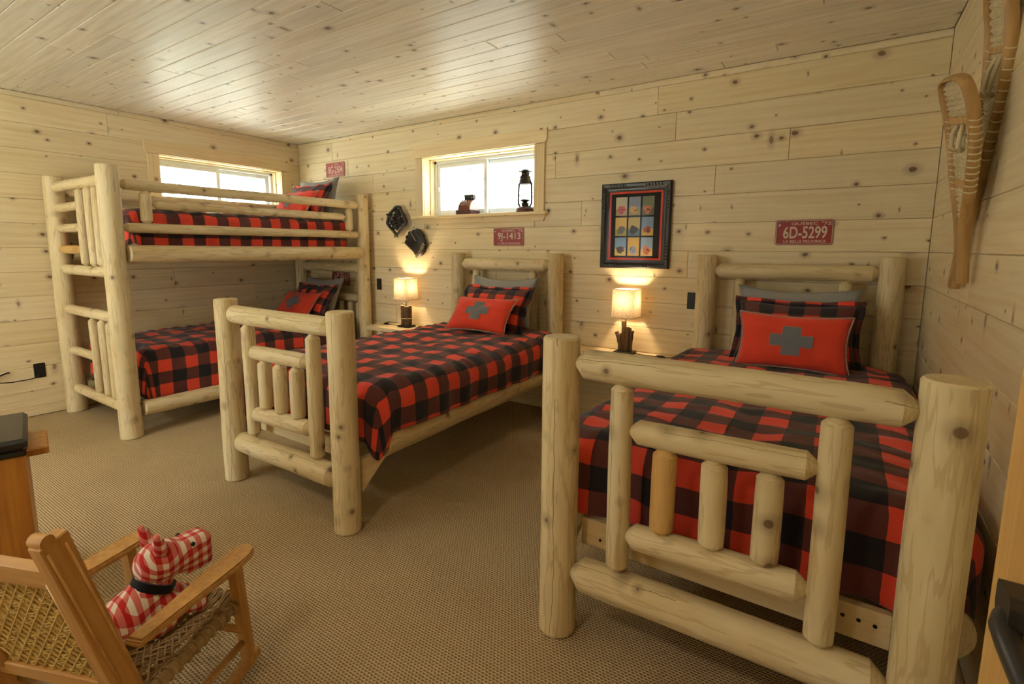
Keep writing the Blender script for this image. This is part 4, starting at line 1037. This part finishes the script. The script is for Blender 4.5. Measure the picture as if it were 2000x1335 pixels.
# ------------------------------------------------------------------ child's rocking chair
t = thing('rocking_chair', "child's amber wooden rocking chair with cane back and woven cord seat", 'rocking chair', (3.526, -2.906, 0), D(22.2))
def board(parent, name, mat, p0, p1, w, th, up=(0, 0, 1), c=0.003):
    """box from p0 to p1; w across, th along 'up'-ish"""
    p0, p1 = Vector(p0), Vector(p1); d = (p1-p0); L = d.length; d.normalize(); up = Vector(up); sd = d.cross(up).normalized(); u2 = sd.cross(d).normalized()
    mt = Matrix((sd, u2, d)).transposed().to_4x4()
    m = MB(); m.box(-w/2, w/2, -th/2, th/2, 0, L, c); o = m.build(name, mat, parent); o.matrix_local = Matrix.Translation(p0) @ mt; return o
CW = 0.19
for s in (-1, 1):
    board(t, 'front_leg', 'chair', (s*CW, -0.028+0.03, 0.052), (s*CW, -0.03, 0.385), 0.034, 0.030, (0, 1, 0))
    # armrest: paddle
    poly = [(-0.022, -0.355), (0.020, -0.355), (0.026, -0.25), (0.036, -0.12), (0.039, -0.04), (0.036, 0.0), (0.024, 0.028), (0.0, 0.042), (-0.024, 0.028), (-0.036, 0.0), (-0.036, -0.06), (-0.030, -0.16), (-0.022, -0.26)]
    if s < 0: poly = [(-x, y) for x, y in poly][::-1]
    m = MB(); m.prism(poly, 0.386, 0.398); k = len(m.v)
    m.prism([(x*0.9, y*0.985) for x, y in poly], 0.398, 0.404); m.prism([(x*1.04, y*1.01) for x, y in poly], 0.388, 0.394)
    m.build('armrest', 'chair', t, loc=(s*CW, 0, 0))
    # back post, scroll-topped board leaning back
    a, b = Vector((s*CW, -0.318, 0.06)), Vector((s*CW, -0.505, 0.745))
    board(t, 'back_post', 'chair', a, b, 0.034, 0.056, (0, 1, 0))
    m = MB(); m.tube([(s*CW-0.017, b.y-0.012, b.z+0.002), (s*CW+0.017, b.y-0.012, b.z+0.002)], 0.014, 12); m.build('post_scroll', 'chair', t, True, angle=50)
    for off in (-0.010, 0.012):                             # bead running down the outer face
        m = MB(); e = Vector((0, 0.96*off*1.6, 0.26*off)); m.tube([a+e+Vector((s*0.017, 0, 0.03)), b+e+Vector((s*0.017, 0, -0.02))], 0.003, 6); m.build('post_bead', 'chair', t, True)
    # rocker: curved runner
    pts = [(s*CW, y, 0.020+0.55*(y+0.17)**2) for y in [-0.50+0.06*i for i in range(10)]]
    m = MB(); m.tube(pts, 0.019, 4, flat=1.0); m.build('rocker', 'chair', t)
    m = MB(); m.tube([(s*CW, -0.015, 0.115), (s*CW, -0.325, 0.10)], 0.011, 10); m.build('stretcher', 'chair', t, True)
    m = MB(); m.tube([(s*(CW-0.004), -0.008, 0.250), (s*(CW-0.004), -0.352, 0.235)], 0.016, 10); m.build('seat_rail', 'rawhide', t, True)
for y, z in ((-0.008, 0.252), (-0.345, 0.236)):
    m = MB(); m.tube([(-CW, y, z), (CW, y, z)], 0.016, 10); m.build('seat_rail', 'rawhide', t, True)
m = MB(); m.tube([(-CW, -0.015, 0.155), (CW, -0.015, 0.155)], 0.011, 10); m.build('stretcher', 'chair', t, True)
m = MB(); m.tube([(-CW, -0.33, 0.12), (CW, -0.33, 0.12)], 0.011, 10); m.build('stretcher', 'chair', t, True)
# woven cord seat
m = MB()
for k in range(17):
    x = -0.168+0.021*k
    for e in (-0.004, 0.004): m.tube([(x+e, 0.006-0.02, 0.268), (x+e, -0.09, 0.256+0.004*(-1)**k), (x+e, -0.18, 0.252-0.004*(-1)**k), (x+e, -0.27, 0.25+0.004*(-1)**k), (x+e, -0.345, 0.250)], 0.0034, 5)
for sgn in (-1, 1):
    for k in range(-18, 19):
        pts = []
        for i in range(13):
            y = -0.01-0.335*i/12; x = k*0.021+sgn*(y+0.17)*0.9
            if abs(x) < 0.176: pts.append((x, y, 0.258+0.003*(-1)**(i+k)))
        if len(pts) > 1: m.tube(pts, 0.003, 5)
for k in range(12):                                        # wraps round the front and side rails
    for (p, axis) in (((-0.165+0.03*k, -0.008, 0.252), 0), ((0.186, -0.02-0.028*k, 0.249-0.0012*k), 1), ((-0.186, -0.02-0.028*k, 0.249-0.0012*k), 1)):
        pts = []
        for i in range(10):
            a = 2*PI*i/10
            pts.append((p[0], p[1]+0.0175*math.cos(a), p[2]+0.0175*math.sin(a)) if axis == 0 else (p[0]+0.0175*math.cos(a), p[1], p[2]+0.0175*math.sin(a)))
        m.tube(pts, 0.004, 5, True)
m.build('woven_seat', 'rawhide', t, True)
# caned back panel between the posts with its own rails
bd = Vector((0, -0.187, 0.685)).normalized(); b0 = Vector((0, -0.318, 0.06)); bn = Vector((0, -bd.z, bd.y))
def bp(x, s, o=0.0): q = b0+bd*s+bn*o; return (x, q.y, q.z)
board(t, 'back_rail', 'chair', bp(-CW+0.017, 0.60), bp(CW-0.017, 0.60), 0.055, 0.024, bn)
board(t, 'back_rail', 'chair', bp(-CW+0.017, 0.255), bp(CW-0.017, 0.255), 0.045, 0.024, bn)
for s in (-1, 1): m = MB(); m.tube([bp(s*0.150, 0.265), bp(s*0.150, 0.59)], 0.016, 10); m.build('back_stile', 'chair', t, True)
m = MB()
for k in range(11):
    x = -0.13+0.026*k
    for e in (-0.004, 0.004): m.tube([bp(x+e, 0.27+0.31*i/8, 0.004*(-1)**(i+k)) for i in range(9)], 0.0022, 5)
for k in range(12):
    s_ = 0.285+0.026*k
    for e in (-0.004, 0.004): m.tube([bp(-0.145+0.29*i/10, s_+e, 0.004*(-1)**(i+k+1)) for i in range(11)], 0.0022, 5)
for sgn in (-1, 1):
    for k in range(-12, 13):
        pts = []
        for i in range(13):
            s_ = 0.272+0.31*i/12; x = k*0.026+0.013+sgn*(s_-0.427)*0.8
            if abs(x) < 0.142: pts.append(bp(x, s_, 0.003))
        if len(pts) > 1: m.tube(pts, 0.0024, 5)
m.build('cane_panel', 'cane', t, True)

# ------------------------------------------------------------------ gingham toy dog on the chair
dog = thing('toy_dog', 'red gingham stuffed toy dog with a black collar, sitting on the rocking chair', 'stuffed toy', (3.622, -3.045, 0.264), D(2))
# local: y forward, z up
m = MB()
m.sphere((0, -0.060, 0.060), (0.070, 0.085, 0.062)); capsule(m, (0, -0.055, 0.065), (0, 0.012, 0.122), 0.066, 0.046)
for s in (-1, 1): m.sphere((s*0.050, -0.01, 0.028), (0.030, 0.062, 0.030)); capsule(m, (s*0.034, 0.02, 0.070), (s*0.046, 0.098, 0.024), 0.030, 0.026)
b = m.build('body', 'gingham', dog); remesh(b, 0.006, 6)
m = MB(); m.sphere((0, 0.028, 0.178), (0.060, 0.066, 0.060)); capsule(m, (0, 0.05, 0.172), (0, 0.105, 0.168), 0.052, 0.046); m.box(-0.040, 0.040, 0.07, 0.160, 0.112, 0.216, 0.014)
h = m.build('head', 'gingham', dog); remesh(h, 0.006, 7)
for s in (-1, 1):
    m = MB(); capsule(m, (s*0.036, 0.018, 0.228), (s*0.043, 0.010, 0.268), 0.019, 0.012); e = m.build('ear', 'gingham', dog); remesh(e, 0.004, 2)
    m = MB(); m.sphere((s*0.043, 0.098, 0.206), 0.006, 10, 8); m.build('eye', 'black', dog, True)
ca, cb = Vector((0, 0.008, 0.122)), Vector((0, 0.50, 0.87)).normalized()
m = MB(); q = cb.to_track_quat('Z', 'Y').to_matrix().to_4x4()
m.lathe([(0.046, -0.011), (0.0545, -0.011), (0.0545, 0.011), (0.046, 0.011)], 28, Matrix.Translation(ca) @ q, cap=False); m.build('collar', 'black_cloth', dog, True, angle=40)
m = MB(); m.tube([(0, -0.135, 0.06), (0, -0.16, 0.085), (0, -0.165, 0.115)], [0.012, 0.011, 0.007], 8); m.build('tail', 'gingham', dog, True)

# ------------------------------------------------------------------ cabinet at the left edge with a black slab on it
t = thing('media_cabinet', 'honey pine cabinet at the left edge behind the rocking chair', 'cabinet', (2.857, -3.107, 0), D(-13.3))
m = MB(); m.box(-0.40, 0.0, -0.62, 0.0, 0.0, 0.60, 0.004); m.build('body', 'cabinet', t)
m = MB(); m.box(-0.36, -0.12, -0.10, 0.062, 0.553, 0.580, 0.004); m.build('shelf_end', 'cabinet', t)
t = thing('black_box', 'black box with a grey sheen on the pine cabinet at the left edge', 'box', (2.857, -3.107, 0.601), D(-13.3))
m = MB(); m.box(-0.385, 0.018, -0.60, 0.010, 0.018, 0.060, 0.012); m.build('lid', 'blacktop', t)
m = MB(); m.box(-0.375, 0.010, -0.59, 0.004, 0.0, 0.018, 0.003); m.build('tray', 'black', t)

# ------------------------------------------------------------------ ceiling fixtures behind the camera and outdoors
def dome(label, x, y):
    t = thing('ceiling_light', label, 'ceiling light', (x, y, H-0.001), 0, 'dome ceiling lights')
    m = MB(); m.lathe([(0.19, 0), (0.19, -0.02), (0.175, -0.025)], 32); m.build('pan', 'bronze', t, True, angle=40)
    m = MB(); m.lathe([(0.172, -0.024), (0.165, -0.05), (0.13, -0.085), (0.07, -0.105), (0.005, -0.11)], 32); m.build('glass_dome', 'diffuser', t, True)
    l = bpy.data.lights.new('dome_light', 'AREA'); l.shape = 'DISK'; l.size = 0.30; l.energy = 11; l.color = (1.0, 0.86, 0.66)
    lo = bpy.data.objects.new('dome_light', l); link(lo, t); lo.location = (0, 0, -0.125)
dome('dome ceiling light over the front left of the room', 1.5, -4.0)
dome('dome ceiling light over the front right of the room', 4.2, -4.1)

m = MB(); m.box(-30, 36, -30, 30, -0.7, -0.6); tag(m.build('outdoor_ground', 'ground'), kind='structure')
def tree(label, x, y, h, r, seed):
    random.seed(seed)
    t = thing('spruce_tree', label, 'tree', (x, y, -0.6), 0, 'spruces outside the windows')
    m = MB(); m.tube([(0.03*math.sin(i), 0.03*math.cos(i*1.3), h*i/8) for i in range(9)], [r*(1-0.75*i/8) for i in range(9)], 9); m.build('trunk', 'bark', t, True)
    m = MB()
    for k in range(150):
        z = random.uniform(1.2, h*0.97); a = random.uniform(0, 2*PI); L = random.uniform(0.5, 1.0)*(1.7*(1-z/h)+0.25)
        d = Vector((math.cos(a), math.sin(a), -0.25)); 
        m.tube([Vector((0, 0, z)), Vector((0, 0, z))+d*L*0.5, Vector((0, 0, z-0.05))+d*L], [0.012, 0.008, 0.003], 4)
        for q in range(12):
            c = Vector((0, 0, z))+d*L*random.uniform(0.25, 1.05); s = Vector((random.uniform(-1, 1), random.uniform(-1, 1), random.uniform(-0.8, 0.2)))*0.22
            p = s.cross(d).normalized()*0.03; m.add([c, c+s*0.5+p, c+s, c+s*0.5-p], [(0, 1, 2, 3)])
    o = m.build('branches', 'needles', t); tag(o, kind='stuff')
tree('tall spruce outside, seen through the left half of the back window', -0.6, 4.6, 7.0, 0.16, 1)
tree('spruce trunk outside, seen through the right half of the back window', 1.95, 4.6, 8.0, 0.17, 2)
tree('spruce outside, seen through the left part of the left window', -4.6, 0.3, 7.5, 0.16, 3)
tree('spruce outside, seen through the right part of the left window', -5.0, 2.6, 7.0, 0.15, 4)
